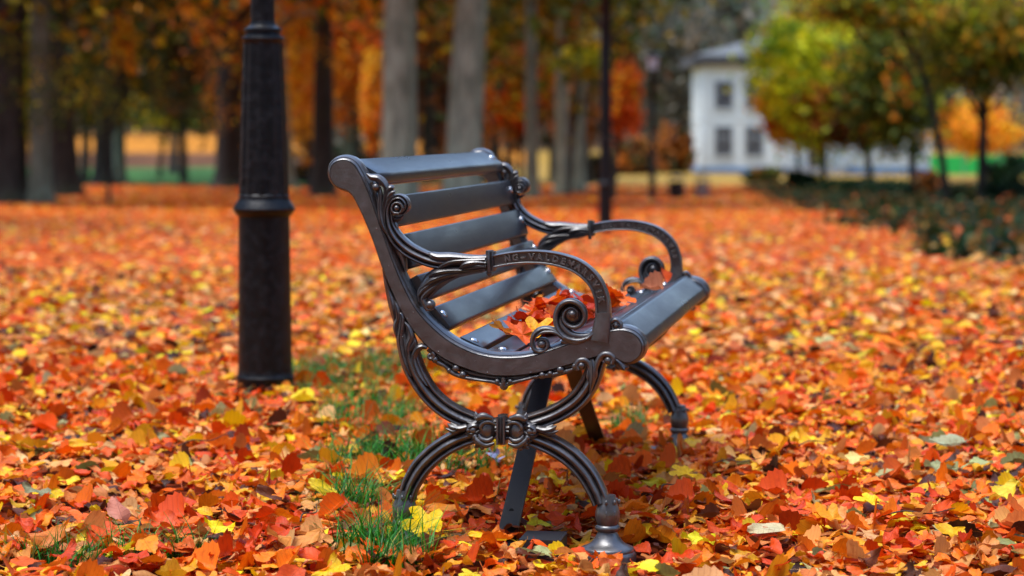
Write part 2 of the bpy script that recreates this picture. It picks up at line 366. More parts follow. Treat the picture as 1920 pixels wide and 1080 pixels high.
# --- acanthus leaves down the back post and on the arc heads
mb = MB()
for pts, r in [
    ([(-0.2448, 0.5678), (-0.2379, 0.5472), (-0.2333, 0.5243), (-0.2299, 0.4957)], [.001, .006, .006, .002]),
    ([(-0.2309, 0.5439), (-0.2251, 0.5267), (-0.2228, 0.5061), (-0.2288, 0.4842), (-0.223, 0.4555)], [.001, .007, .007, .006, .003]),
    ([(-0.224, 0.5187), (-0.2147, 0.5108), (-0.2159, 0.4878), (-0.2183, 0.4556), (-0.2103, 0.4155), (-0.1952, 0.38)], [.002, .006, .008, .009, .007, .002]),
    ([(-0.21, 0.4982), (-0.1996, 0.4846), (-0.1949, 0.4651), (-0.202, 0.4443), (-0.1997, 0.4191), (-0.1858, 0.3871)], [.002, .007, .008, .008, .006, .002]),
    ([(-0.2252, 0.5015), (-0.2206, 0.4728), (-0.2161, 0.4384), (-0.2045, 0.3983)], [.002, .005, .005, .001]),
    ([(-0.1879, 0.4629), (-0.1868, 0.4538), (-0.1915, 0.4445), (-0.1974, 0.4352)], [.002, .005, .006, .004]),
    ([(-0.16, 0.4427), (-0.1717, 0.4448), (-0.181, 0.4389), (-0.188, 0.4273), (-0.1881, 0.4101), (-0.1765, 0.3826), (-0.1602, 0.3599)], [.004, .007, .008, .007, .007, .006, .002])]:
    sweep(mb, pts, r, LEAFR, [x*1.1 for x in r], .004)
for x, z in [(-0.2218, 0.4647), (-0.2171, 0.4797), (-0.2125, 0.4649)]: mb.ball((x, .0, z), .0028)
# scroll heads of the front arc
sweep(mb, [(0.1676, 0.3997), (0.1641, 0.4122), (0.171, 0.4203), (0.1835, 0.4205), (0.1927, 0.4092), (0.195, 0.3934), (0.1928, 0.3706)], [.006, .0065, .007, .007, .007, .006, .002], ROUND, .010, .006)
mb.ball((*(0.1744, 0.4089)[:1], .003, (0.1744, 0.4089)[1]), .0085)
sweep(mb, [(0.2393, 0.4145), (0.2427, 0.4248), (0.237, 0.4326), (0.2245, 0.4347), (0.2131, 0.4266), (0.2064, 0.4095), (0.2053, 0.3913)], [.006, .0065, .007, .0075, .007, .006, .002], ROUND, .011, .005)
mb.ball((*(0.2314, 0.4212)[:1], .002, (0.2314, 0.4212)[1]), .009)
for pts, r in [([(0.1972, 0.4229), (0.1995, 0.4048), (0.1984, 0.3798), (0.1928, 0.3501)], [.003, .008, .007, .001]), ([(0.1915, 0.4047), (0.1893, 0.3876), (0.1928, 0.3683)], [.002, .005, .001]),
               ([(0.2075, 0.4049), (0.2041, 0.3878), (0.1973, 0.3707)], [.002, .005, .001])]:
    sweep(mb, pts, r, LEAFR, r, .0)
# leaf drop behind the front roll
sweep(mb, [(0.2427, 0.4259), (0.2541, 0.417), (0.2644, 0.4081), (0.2746, 0.406)], [.008, .011, .010, .002], LEAFR, [.012, .014, .012, .004], .012)
sweep(mb, [(0.2518, 0.4181), (0.2609, 0.4081), (0.2678, 0.4014)], [.005, .007, .001], LEAFR, .007, .005)
mb.build('acanthus_leaves', M_IRON, plate, sharp=60)

# --- scalloped trim hanging under the seat rail
mb = MB()
sweep(mb, [(-0.1531, 0.4255), (-0.1391, 0.412), (-0.1217, 0.4031), (-0.1066, 0.3895), (-0.0811, 0.3796), (-0.044, 0.3745), (-0.0151, 0.3704), (0.0057, 0.3651), (0.0276, 0.3712), (0.0541, 0.3785), (0.0806, 0.3846), (0.1104, 0.3885), (0.1379, 0.3947), (0.163, 0.4042)],
      [.005, .006, .005, .006, .005, .0045, .005, .006, .005, .0045, .005, .006, .006, .004], ROUND, [.010], .012)
sweep(mb, [(-0.16, 0.4392), (-0.1252, 0.4133), (-0.0787, 0.3911), (-0.0313, 0.3805), (0.0161, 0.3778), (0.0633, 0.3832), (0.1104, 0.3942), (0.1687, 0.4123)], .007, ROUND, .008, .022)
sweep(mb, [(-0.1489, 0.4319), (-0.1461, 0.4296), (-0.1447, 0.4264), (-0.145, 0.423), (-0.1467, 0.4203), (-0.1494, 0.4187), (-0.1523, 0.4185), (-0.1547, 0.4196), (-0.1563, 0.4215), (-0.1568, 0.4239), (-0.1561, 0.426), (-0.1547, 0.4274), (-0.1529, 0.428), (-0.1512, 0.4277), (-0.15, 0.4268), (-0.1494, 0.4255), (-0.1496, 0.4243)], [.005, .004, .0025], ROUND, [.009, .007, .004], .007, 2)
for x, z, r in [(-0.1426, 0.4165, 0.008), (-0.0973, 0.3989, 0.0085), (-0.0822, 0.3854, 0.0085), (-0.007, 0.3717, 0.007), (0.0069, 0.3628, 0.0095), (0.0207, 0.3722, 0.007), (0.0897, 0.3871, 0.0085), (0.1069, 0.3908, 0.0075), (0.1287, 0.3991, 0.0095), (0.1424, 0.3959, 0.006), (0.1607, 0.4076, 0.009), (-0.1124, 0.394, 0.006)]:
    mb.ball((x, .008, z), r, sc=(1, 1.2, 1))
sweep(mb, [(0.0069, 0.3811), (0.0069, 0.3697), (0.0057, 0.3571)], [.004, .005, .001], ROUND, .007, .0)
mb.build('seat_rail_trim', M_IRON, plate, sharp=60)

# --- medallion where the arcs cross
mb = MB()
for sx in (-1, 1):
    K = lambda L, s_=sx: [((x if s_ < 0 else 2*0.0034-x), z) for x, z in L]
    c = (-0.0302, 0.2681)
    cc = K([c])[0]
    mb.ball((cc[0], .012, cc[1]), .0225, 18, 12, (1.0, 1.15, 1.32))
    for pts, r in [
        ([(-0.0082, 0.28), (-0.0209, 0.2866), (-0.0348, 0.2841), (-0.0406, 0.2736), (-0.0337, 0.2669)], [.002, .0045, .005, .0045, .002]),
        ([(-0.014, 0.2535), (-0.0256, 0.2464), (-0.0383, 0.2495), (-0.0453, 0.2597)], [.003, .0055, .0055, .002]),
        ([(-0.0117, 0.2409), (-0.0302, 0.2359), (-0.0464, 0.2448), (-0.0534, 0.2561)], [.003, .006, .006, .002]),
        ([(-0.0151, 0.2948), (-0.0348, 0.299), (-0.0487, 0.2941), (-0.0533, 0.3055)], [.004, .008, .006, .001]),
        ([(-0.0452, 0.2942), (-0.0499, 0.3022), (-0.0522, 0.309)], [.005, .004, .0005])]:
        sweep(mb, K(pts), r, ROUND, [q*1.1 for q in r], -.0105)
    for pts, r in [
        ([(-0.0441, 0.2782), (-0.058, 0.2767), (-0.0696, 0.2696), (-0.0777, 0.2671)], [.007, .010, .008, .001]),
        ([(-0.0441, 0.2667), (-0.0557, 0.2607), (-0.0673, 0.2593), (-0.0766, 0.2614)], [.006, .009, .007, .001]),
        ([(-0.0406, 0.2552), (-0.0522, 0.2481), (-0.0627, 0.2467)], [.006, .008, .001]),
        ([(-0.0383, 0.2449), (-0.0476, 0.2355), (-0.0557, 0.2285)], [.006, .007, .001]),
        ([(-0.0464, 0.2861), (-0.0603, 0.2813), (-0.0719, 0.2845)], [.006, .006, .001]),
        ([(-0.0719, 0.2741), (-0.0882, 0.2704), (-0.1045, 0.2735), (-0.1149, 0.2802)], [.007, .008, .008, .001]),
        ([(-0.0882, 0.2669), (-0.1022, 0.2643), (-0.1185, 0.2698)], [.006, .007, .001]),
        ([(-0.0952, 0.2748), (-0.108, 0.2826)], [.006, .001])]:
        sweep(mb, K(pts), r, LEAFR, [q*1.2 for q in r], -.001)
    for x, z, r in [(-0.058, 0.2675, 0.008), (-0.0534, 0.2538, 0.007), (-0.0673, 0.2673, 0.006), (-0.0488, 0.2401, 0.006), (-0.0383, 0.23, 0.005)]:
        (x, z), = K([(x, z)]); mb.ball((x, -.006, z), r)
sweep(mb, [(0.0034, 0.2997), (0.0034, 0.2848), (0.0034, 0.2688), (0.0034, 0.2527), (0.0034, 0.2378)], [.0105, .0095, .0095, .0095, .0105], ROUND, [.026, .031, .032, .031, .026], .013)
sweep(mb, [(-0.0035, 0.2985), (-0.0036, 0.2686), (-0.0036, 0.2388)], .0028, ROUND, .004, -.016)
sweep(mb, [(0.0103, 0.2987), (0.0103, 0.2689), (0.0103, 0.2391)], .0028, ROUND, .004, -.016)
mb.build('medallion', M_IRON, plate, sharp=60)

# --- feet
def foot(cx):
    mb = MB(); z0 = .003
    mb.lathe([(.062, -.01), (.062, z0), (.060, z0+.005), (.0575, z0+.007), (.0575, z0+.013), (.055, z0+.016), (.044, z0+.020), (.034, z0+.027), (.027, z0+.036), (.0225, z0+.045), (.0215, z0+.049), (.0262, z0+.053), (.0272, z0+.057), (.0262, z0+.061), (.0222, z0+.064), (.0240, z0+.070), (.0262, z0+.079), (.0262, z0+.090), (.0235, z0+.102), (.0200, z0+.112), (.0190, z0+.120), (.017, z0+.128)], cx, .021, 28)
    for i in range(8):                      # leaf lappets round the bulb and the collar
        t = 2*PI*i/8
        for (r0, r1, za, zb, w_) in [(.024, .0238, z0+.074, z0+.098, .0055), (.020, .0255, z0+.108, z0+.120, .0045)]:
            mb.ball((cx+r1*.96*math.cos(t), .021+r1*.96*math.sin(t), (za+zb)/2), w_, 8, 6, (.75, .75, (zb-za)/2/w_))
    o = mb.build('foot', M_IRON, plate, sharp=50)
foot(0.2289); foot(-0.2138)

# --- armrest: stem, scroll, leaf bundle, lettered bow, front scrolls
mb = MB()
sweep(mb, [(-0.221, 0.7305), (-0.2303, 0.7316), (-0.2349, 0.7384), (-0.2337, 0.7476), (-0.2255, 0.7533), (-0.2151, 0.7499), (-0.2116, 0.7408), (-0.2163, 0.7328), (-0.2233, 0.7305)], [.004, .0035, .003, .003, .003, .004, .004, .003, .001], ROUND, [.006], .000, 5)
mb.ball((*(-0.2244, 0.7419)[:1], .002, (-0.2244, 0.7419)[1]), .0075, sc=(1, 1.3, 1))
sweep(mb, [(-0.2244, 0.7316), (-0.2128, 0.734), (-0.2058, 0.7443), (-0.2092, 0.7568), (-0.2208, 0.7636), (-0.2348, 0.7578), (-0.2431, 0.7418), (-0.2443, 0.7212), (-0.2397, 0.6984), (-0.2258, 0.6745), (-0.2037, 0.6541), (-0.177, 0.6395), (-0.1456, 0.6283), (-0.1131, 0.6252), (-0.0761, 0.6255), (-0.038, 0.627)],
      [.004, .0065, .0085, .009, .009, .009, .0095, .011, .013, .0155, .0165, .0165, .016, .015, .0145, .0145], FLUTE, [.010, .014, .016, .018, .018, .018, .018, .018, .019, .02, .02, .02, .019, .018, .018, .018], .014, 7)
mb.ball((*(-0.2244, 0.743)[:1], .016, (-0.2244, 0.743)[1]), .016, sc=(1, .7, 1))
mb.ball((*(-0.2697, 0.7862)[:1], .0, (-0.2697, 0.7862)[1]), .0085)
for pts, r, y in [
    ([(-0.2907, 0.8147), (-0.2802, 0.8079), (-0.2662, 0.8056), (-0.2545, 0.7965), (-0.2476, 0.784), (-0.25, 0.7646), (-0.2547, 0.7395), (-0.2525, 0.7098)], [.002, .007, .008, .008, .007, .006, .005, .002], .004),
    ([(-0.2616, 0.7874), (-0.2605, 0.7737), (-0.2617, 0.7531), (-0.2606, 0.7303), (-0.2549, 0.7052), (-0.241, 0.679)], [.002, .005, .0055, .006, .006, .002], .001),
    ([(-0.271, 0.7736), (-0.2675, 0.7622), (-0.2641, 0.7474), (-0.2606, 0.728)], [.003, .005, .005, .001], .008),
    ([(-0.2313, 0.7841), (-0.2383, 0.7852), (-0.2441, 0.7783), (-0.2488, 0.7646), (-0.2524, 0.7418)], [.004, .0065, .006, .005, .001], .003),
    ([(-0.2278, 0.7761), (-0.2348, 0.7749), (-0.2418, 0.7669), (-0.2477, 0.7532)], [.003, .005, .005, .001], .000),
    ([(-0.2267, 0.7681), (-0.236, 0.7658), (-0.2442, 0.7544), (-0.2489, 0.7349)], [.002, .005, .005, .001], .001),
    ([(-0.2326, 0.7247), (-0.228, 0.7179), (-0.2187, 0.7191), (-0.2105, 0.726)], [.003, .005, .005, .001], .006),
    ([(-0.2303, 0.7168), (-0.228, 0.7031), (-0.2223, 0.6894)], [.003, .005, .001], .008)]:
    sweep(mb, pts, r, LEAFR, [q*1.25 for q in r], y)
# web between post and stem
sweep(mb, [(-0.2826, 0.7964), (-0.271, 0.7702), (-0.2606, 0.736), (-0.2502, 0.7018), (-0.2317, 0.6676), (-0.2154, 0.6334), (-0.2085, 0.6049)], [.006, .011, .011, .010, .012, .008, .002], ROUND, .012, .022)
# leaf bundle
for pts, r, y in [
    ([(-0.0299, 0.6373), (-0.0668, 0.6358), (-0.1073, 0.6378), (-0.134, 0.6375), (-0.1502, 0.6431), (-0.1549, 0.6488)], [.005, .008, .010, .010, .007, .001], .002),
    ([(-0.0322, 0.6327), (-0.0669, 0.6313), (-0.1016, 0.6287), (-0.1224, 0.6205), (-0.1341, 0.6113)], [.005, .007, .007, .006, .002], -.002),
    ([(-0.0299, 0.6259), (-0.0553, 0.6268), (-0.0761, 0.6221), (-0.0877, 0.6117)], [.004, .008, .008, .002], -.004),
    ([(-0.0299, 0.6191), (-0.0484, 0.6189), (-0.0669, 0.6153), (-0.0831, 0.6083)], [.004, .007, .006, .002], -.003),
    ([(-0.0322, 0.6145), (-0.0784, 0.6095), (-0.1132, 0.6081), (-0.1387, 0.6032), (-0.155, 0.5951)], [.006, .008, .009, .009, .003], .002),
    ([(-0.038, 0.6099), (-0.0784, 0.605), (-0.1132, 0.5989), (-0.1457, 0.5883), (-0.1713, 0.5709)], [.005, .007, .008, .009, .003], .003),
    ([(-0.0669, 0.6051), (-0.1016, 0.5979), (-0.1364, 0.585), (-0.1632, 0.5698), (-0.1784, 0.5536)], [.004, .007, .008, .008, .003], .006),
    ([(-0.0785, 0.6016), (-0.1132, 0.5898), (-0.1458, 0.5712), (-0.1656, 0.5538), (-0.1714, 0.5388)], [.003, .006, .007, .006, .003], .004),
    ([(-0.0923, 0.5957), (-0.1225, 0.5817), (-0.1458, 0.5632), (-0.1598, 0.5447)], [.002, .005, .005, .003], .006),
    ([(-0.1748, 0.5709), (-0.1772, 0.5571), (-0.1761, 0.5411)], [.004, .006, .003], .010)]:
    sweep(mb, pts, r, LEAFR, [q*1.3 for q in r], y)
sweep(mb, [(-0.0322, 0.6191), (-0.0784, 0.613), (-0.119, 0.6046), (-0.1539, 0.5871), (-0.1725, 0.5571), (-0.1691, 0.5366)], [.012, .016, .018, .016, .010, .004], ROUND, .013, .020)
mb.ball((*(-0.1528, 0.5345)[:1], .006, (-0.1528, 0.5345)[1]), .0115, sc=(1, 1.2, 1))
sweep(mb, [(-0.1679, 0.5457), (-0.1633, 0.5343), (-0.1575, 0.5253), (-0.147, 0.5254)], [.005, .006, .005, .002], ROUND, .008, .004)
# collar
sweep(mb, [(-0.0253, 0.6521), (-0.0242, 0.6294), (-0.023, 0.6066)], [.008, .0075, .008], ROUND, [.022, .025, .022], .014)
sweep(mb, [(-0.0172, 0.6499), (-0.0161, 0.6295), (-0.0161, 0.609)], [.0045, .004, .0045], ROUND, [.02, .023, .02], .014)
mb.ball((*(-0.0253, 0.6032)[:1], .008, (-0.0253, 0.6032)[1]), .006)
BOW = [(-0.0184, 0.6283), (0.023, 0.6361), (0.0643, 0.6393), (0.1033, 0.6373), (0.1352, 0.6308), (0.1626, 0.6209), (0.1866, 0.6041), (0.2037, 0.584), (0.2134, 0.5626), (0.2185, 0.5411), (0.2197, 0.5185)]
bow = sweep(mb, BOW, [.0145, .0145, .0150, .0152, .0155, .0158, .016, .016, .016, .0162, .0165], PANEL, .019, .014, 8)
sweep(mb, [(0.2197, 0.523), (0.2198, 0.5095), (0.2175, 0.4936), (0.2153, 0.4754), (0.2131, 0.4618)], [.0165, .0175, .019, .020, .021], [(1, .6), (1, -.55), (.9, -.9), (.75, -1), (-.75, -1), (-.9, -.9), (-1, -.55), (-1, .6), (-.8, .95), (.8, .95)], .019, .014, 6)
sweep(mb, [(0.2175, 0.4936), (0.2039, 0.473), (0.1834, 0.4613), (0.1572, 0.4553), (0.1309, 0.4606)], [.012, .012, .011, .010, .007], ROUND, .015, .016)
# big front scroll
sweep(mb, [(0.2084, 0.498), (0.1994, 0.4775), (0.1834, 0.4659), (0.1629, 0.4622), (0.14, 0.4687), (0.124, 0.4855), (0.1183, 0.5059), (0.1217, 0.5264), (0.1331, 0.5401), (0.1502, 0.546), (0.1673, 0.5405), (0.1787, 0.5271), (0.1811, 0.5112), (0.1742, 0.4975), (0.1606, 0.4905), (0.1457, 0.4938), (0.1354, 0.505), (0.1354, 0.5175), (0.1422, 0.5278), (0.1537, 0.5313), (0.1639, 0.5246), (0.1651, 0.5144), (0.1583, 0.5075)],
      [.004, .006, .0065, .0068, .0065, .006, .006, .006, .0062, .0066, .007, .0068, .006, .0058, .0055, .005, .0045, .004, .0038, .0036, .0035, .003, .002], ROUND,
      [.010, .013, .014, .014, .014, .013, .013, .013, .013, .013, .013, .013, .012, .011, .010, .009, .008, .007, .007, .006, .006, .005, .004], .008, 6)
sweep(mb, [(0.2062, 0.4866), (0.1903, 0.4739), (0.172, 0.4703), (0.1515, 0.4745), (0.1354, 0.4879), (0.1286, 0.5015), (0.1308, 0.5151)], [.002, .007, .009, .009, .008, .006, .002], ROUND, .011, .012)
mb.ball((*(0.1537, 0.5188)[:1], .014, (0.1537, 0.5188)[1]), .021, sc=(1, .5, 1))
mb.ball((*(0.1491, 0.5142)[:1], .019, (0.1491, 0.5142)[1]), .028, 20, 10, sc=(1, .22, 1))
mb.ball((*(0.1548, 0.5188)[:1], .000, (0.1548, 0.5188)[1]), .0075)
# lower scroll
sweep(mb, [(0.1812, 0.4602), (0.1606, 0.4576), (0.1423, 0.4642), (0.124, 0.4776), (0.1057, 0.4853), (0.0874, 0.485), (0.0736, 0.4757), (0.0679, 0.4597), (0.0713, 0.4438), (0.0828, 0.4371), (0.0954, 0.4407), (0.1012, 0.4511), (0.0966, 0.4624), (0.0862, 0.4634), (0.0817, 0.4553), (0.0862, 0.4486)],
      [.003, .006, .007, .0075, .007, .0065, .006, .0055, .0055, .0055, .005, .0048, .0045, .004, .0035, .002], ROUND, [.012, .014, .014, .014, .014, .014, .013, .012, .012, .011, .010, .009, .008, .007, .006, .005], .010, 6)
sweep(mb, [(0.1378, 0.4675), (0.1217, 0.4775), (0.1057, 0.4807), (0.0897, 0.4782), (0.0782, 0.4689)], [.001, .003, .003, .003, .001], ROUND, .003, -.004)
mb.ball((*(0.0885, 0.4532)[:1], .006, (0.0885, 0.4532)[1]), .0095, sc=(1, 1.1, 1))
# little curl on top of the front roll
sweep(mb, [(0.2233, 0.471), (0.2266, 0.4869), (0.2346, 0.5006), (0.2459, 0.5075), (0.2561, 0.5009), (0.2573, 0.4907), (0.2494, 0.4849), (0.2403, 0.4893), (0.2402, 0.4973), (0.2471, 0.4996)], [.006, .006, .0055, .005, .0045, .004, .004, .0035, .003, .002], ROUND, .010, .012, 5)
mb.ball((*(0.2471, 0.4951)[:1], .008, (0.2471, 0.4951)[1]), .0065)
arm = mb.build('armrest', M_IRON, plate, sharp=60)

# raised lettering in the recessed panel of the bow
WORD = 'NG\u2013VALDEMARSVIK'
S = bow[:, :2]; seglen = np.r_[0, np.cumsum(np.linalg.norm(np.diff(S, axis=0), axis=1))]
s0 = seglen[-1]*.115; s1 = seglen[-1]*.895
lm = MB(); dg = bpy.context.evaluated_depsgraph_get()
for k, ch in enumerate(WORD):
    cu = bpy.data.curves.new('glyph', 'FONT'); cu.body = ch; cu.size = .0195; cu.extrude = .0032; cu.offset = .0006; cu.align_x = 'CENTER'; cu.align_y = 'CENTER'; cu.bevel_depth = .0004
    go = bpy.data.objects.new('glyph', cu); COL.objects.link(go); bpy.context.view_layer.update()
    gm = bpy.data.meshes.new_from_object(go.evaluated_get(bpy.context.evaluated_depsgraph_get()))
    s_ = s0+(s1-s0)*k/(len(WORD)-1)
    x = np.interp(s_, seglen, S[:, 0]); z = np.interp(s_, seglen, S[:, 1])
    x2 = np.interp(s_+.004, seglen, S[:, 0]); z2 = np.interp(s_+.004, seglen, S[:, 1])
    t = math.atan2(z2-z, x2-x); c_, s__ = math.cos(t), math.sin(t)
    V = [(x+v.co.x*.92*c_-(v.co.y-.0)*s__, .0000-v.co.z-.0012, z+v.co.x*.92*s__+v.co.y*c_) for v in gm.vertices]
    lm.add(V, [tuple(p.vertices) for p in gm.polygons])
    bpy.data.objects.remove(go); bpy.data.curves.remove(cu); bpy.data.meshes.remove(gm)
M_LETTER = cast_iron('letter_paint', (.05, .045, .045), .24)
lm.build('lettering', M_LETTER, plate, sharp=30)

# --- far end frame: the same casting
far = copy_tree(plate, bench); far.location = (0, LEN, 0)

# --- slats
def slat(name, poly, y0=.047, y1=LEN-.003, r=.0045):
    """rounded section (x,z) polygon extruded along y with slightly eased ends"""
    P_ = [np.array(p) for p in poly]; n = len(P_); out = []
    for i in range(n):
        a, b, c = P_[i-1], P_[i], P_[(i+1) % n]
        da = (a-b)/np.linalg.norm(a-b); dc = (c-b)/np.linalg.norm(c-b)
        for t in (0, .33, .67, 1):
            p0 = b+da*r; p2 = b+dc*r
            out.append((1-t)**2*p0+2*t*(1-t)*b+t*t*p2)
    O = np.array(out); cen = O.mean(0); m = len(O); V = []; Fc = []
    ys = [(y0, .93), (y0+.004, 1)] + [(y0+(y1-y0)*k/12, 1) for k in range(1, 12)] + [(y1-.004, 1), (y1, .93)]
    for y, s_ in ys:
        for q in O: V.append((cen[0]+(q[0]-cen[0])*s_, y, cen[1]+(q[1]-cen[1])*s_))
    for k in range(len(ys)-1):
        for i in range(m):
            j = (i+1) % m; Fc.append((k*m+i, k*m+j, (k+1)*m+j, (k+1)*m+i))
    Fc.append(tuple(range(m))); Fc.append(tuple((len(ys)-1)*m+i for i in range(m)))
    mb = MB(); mb.add(V, Fc); return mb.build(name, M_SLAT, bench, sharp=50)
def quad(p, q, t):
    """front/top face from p to q, thickness t behind it (to the left of p->q reversed)"""
    p, q = np.array(p), np.array(q); d = (q-p)/np.linalg.norm(q-p); nn = np.array([d[1], -d[0]])
    if nn[0]+nn[1] > 0: nn = -nn
    return [p, q, q+nn*t, p+nn*t]
def bolt(par, p, q, y, f=.5):
    p, q = np.array(p), np.array(q); c = p*(1-f)+q*f; d = (q-p)/np.linalg.norm(q-p); nn = np.array([-d[1], d[0]])
    if nn[0]+nn[1] < 0: nn = -nn
    mb = MB(); V = []; Fc = []; seg = 16
    prof = [(.0105, -.001), (.0105, .001), (.009, .003), (.006, .0048), (.002, .0055)]
    for r, h in prof:
        for i in range(seg):
            t = 2*PI*i/seg; V.append((c[0]+d[0]*r*math.cos(t)+nn[0]*h, y+r*math.sin(t), c[1]+d[1]*r*math.cos(t)+nn[1]*h))
    for k in range(len(prof)-1):
        for i in range(seg):
            j = (i+1) % seg; Fc.append((k*seg+i, k*seg+j, (k+1)*seg+j, (k+1)*seg+i))
    Fc.append(tuple((len(prof)-1)*seg+i for i in range(seg))); mb.add(V, Fc)
    mb.build('bolt', M_BOLT, par)

YB = (.075, LEN-.03)
s = slat('backrest_slat', [(-0.3315, 0.8477), (-0.272, 0.8136), (-0.2709, 0.7896), (-0.2873, 0.785), (-0.3317, 0.81)], r=.007)
p, q = [(-0.3315, 0.8477), (-0.272, 0.8136)]
for y in YB[1:]: bolt(s, p, q, y, .55)
for p, q in [[(-0.2523, 0.7657), (-0.2362, 0.6996)], [(-0.2269, 0.6836), (-0.1968, 0.6141)], [(-0.1887, 0.597), (-0.1598, 0.5458)], [(-0.1528, 0.5287), (-0.1157, 0.4834)]]:
    s = slat('backrest_slat', quad(p, q, .027))
    for y in YB: bolt(s, p, q, y, .42)
for p, q in [[(-0.096, 0.4642), (-0.0439, 0.4409)], [(-0.0358, 0.4376), (0.0207, 0.4316)], [(0.0299, 0.4318), (0.0874, 0.4406)], [(0.0966, 0.4442), (0.1515, 0.462)], [(0.1595, 0.4644), (0.2175, 0.4856)]]:
    s = slat('seat_slat', quad(p, q, .025))
    for y in YB: bolt(s, p, q, y, .5)
s = slat('front_slat', [(0.2334, 0.496), (0.2516, 0.4986), (0.2993, 0.4653), (0.3062, 0.4427), (0.2949, 0.4312), (0.2403, 0.469)], r=.004)
p, q = [(0.2425, 0.495), (0.2948, 0.4629)]
for y in YB[1:]: bolt(s, p, q, y, .4)

# --- flat steel braces running from under mid seat down to each end
def brace(pts):
    mb = MB(); m = len(pts); w2, t2 = .0215, .004; V = []; Fc = []
    for i, (y, z) in enumerate(pts):
        a = np.array(pts[max(i-1, 0)]); b = np.array(pts[min(i+1, m-1)]); d = (b-a)/np.linalg.norm(b-a); nn = (-d[1], d[0])
        for sx, sn in ((-1, -1), (1, -1), (1, 1), (-1, 1)): V.append((CXM+sx*w2, y+nn[0]*t2*sn, z+nn[1]*t2*sn))
    for i in range(m-1):
        for j in range(4): Fc.append((i*4+j, i*4+(j+1) % 4, (i+1)*4+(j+1) % 4, (i+1)*4+j))
    Fc += [(0, 1, 2, 3), (m*4-1, m*4-2, m*4-3, m*4-4)]; mb.add(V, Fc)
    return mb
CXM = 0.0034
mb = brace([(.052, .008), (.060, .025), (.25, .125), (.45, .232), (.72, .375), (.76, .385), (.83, .386)]); b1 = mb.build('brace', M_BRACE, bench)
h = MB(); h.lathe([(.0055, 0), (.0055, .0012), (.003, .0014)], 0, 0, 14); hb = h.build('bolt_hole', simple('hole', (.004, .004, .004), .9), b1); hb.location = (CXM-.002, .1415, .0715); hb.rotation_euler = (math.radians(62), 0, 0)
mb = brace([(LEN-.008, .008), (LEN-.016, .025), (LEN-.25, .135), (LEN-.45, .235), (.96, .375), (.92, .385), (.85, .386)]); mb.build('brace', M_BRACE, bench)
mb = MB(); gx0, gx1 = 0.0462, 0.1361
mb.prism([(gx0, -.02), (gx0, .040), (gx0+.003, .043), (gx1-.003, .043), (gx1, .040), (gx1, -.02)], -.055, .06); mb.build('ground_plate', M_BRACE, bench, smooth=False)
for yy in (0, LEN):
    mb = MB()
    mb.prism([(-0.1962, -.02), (-0.1962, .008), (0.2209, .008), (0.2209, -.02)], yy+.0, yy+.06)
    mb.build('ground_bar', M_BRACE, bench, smooth=False)

# ================================================================ GROUND
GT = [(0, 0), (9, 0), (20, -0.18), (31, -0.41), (45, -0.71), (64, -1.1), (80, -1.38), (100, -1.65), (125, -1.87), (150, -2.0), (175, -2.05)] + [(1000, -2.0)]
def ramp(t): t = np.clip(t, 0, 1); return t*t*(3-2*t)
def zg(x, y):
    x = np.asarray(x, float); y = np.asarray(y, float)
    z = np.interp(y, [a for a, b in GT], [b for a, b in GT])
    left = ramp((2-x)/14)
    bank = np.interp(y, [172, 184, 200, 240, 300, 520], [0, .7, 2.0, 6, 16, 66])
    hill = np.interp(y, [190, 230, 300, 520], [0, 3, 14, 66])
    z = z + left*bank + (1-left)*hill
    return z + ramp((y-10)/20)*(.05*np.sin(x*.31+1)*np.cos(y*.11))
def lump(x, y): return .012*np.sin(x*5.1+y*1.7)*np.sin(y*4.3-x*2.2)+.010*np.sin(x*11.3+2)*np.sin(y*9.1)
def in_ivy(x, y): return (x > 3.9+.075*(y-18)+.5*np.sin(y*.5)) & (y > 17)

ys = np.concatenate([np.linspace(-40, 2, 15), np.linspace(2.5, 14, 90), np.linspace(14.5, 60, 70), np.linspace(62, 200, 60), np.linspace(206, 520, 50)])
xs = np.concatenate([-np.geomspace(6, 260, 40)[::-1], np.linspace(-5.8, 5.8, 110), np.geomspace(6, 260, 40)])
XX, YY = np.meshgrid(xs, ys); ZZ = zg(XX, YY) + np.where(YY < 16, lump(XX, YY), 0) - .006
V = np.stack([XX.ravel(), YY.ravel(), ZZ.ravel()], 1)
nx = len(xs); ii, jj = np.meshgrid(np.arange(len(ys)-1), np.arange(nx-1), indexing='ij'); b0 = (ii*nx+jj).ravel()
Fg = np.stack([b0, b0+1, b0+nx+1, b0+nx], 1)
cl = np.zeros((len(V), 3)); cl[:] = lin((112, 44, 14))
x, y = V[:, 0], V[:, 1]
cl[y > 14] = lin((176, 76, 20)); q_ = (ramp((y-26)/40)*ramp((2-x)/10))[:, None]; cl = np.where((y > 14)[:, None], cl*(1-q_)+q_*np.array(lin((140, 58, 16))), cl)  # far left ground painted darker, standing in for the trees' shade
cl[(y > 36) & (y < 62) & (x > 2)] = lin((165, 105, 40))  # tan strip: light on the grass put into the ground colour
iv = in_ivy(x, y); cl[iv] = lin((52, 62, 34))
cl[(y > 98) & (x > -6)] = lin((150, 118, 50))
cl[(y > 104) & (x <= -6)] = lin((58, 96, 42))
cl[(y > 172) & (x <= 2)] = lin((96, 62, 38))
cl[(y > 187) & (x <= 2)] = lin((176, 112, 34))
cl[(y > 202)] = lin((70, 52, 34))
gm, N, L, B = newmat('leafy_ground')
at = N.new('ShaderNodeAttribute'); at.attribute_name = 'Col'
tc = N.new('ShaderNodeTexCoord')
vo = N.new('ShaderNodeTexVoronoi'); vo.inputs['Scale'].default_value = 9; L.new(tc.outputs['Object'], vo.inputs['Vector'])
hs = N.new('ShaderNodeSeparateColor'); L.new(vo.outputs['Color'], hs.inputs[0])
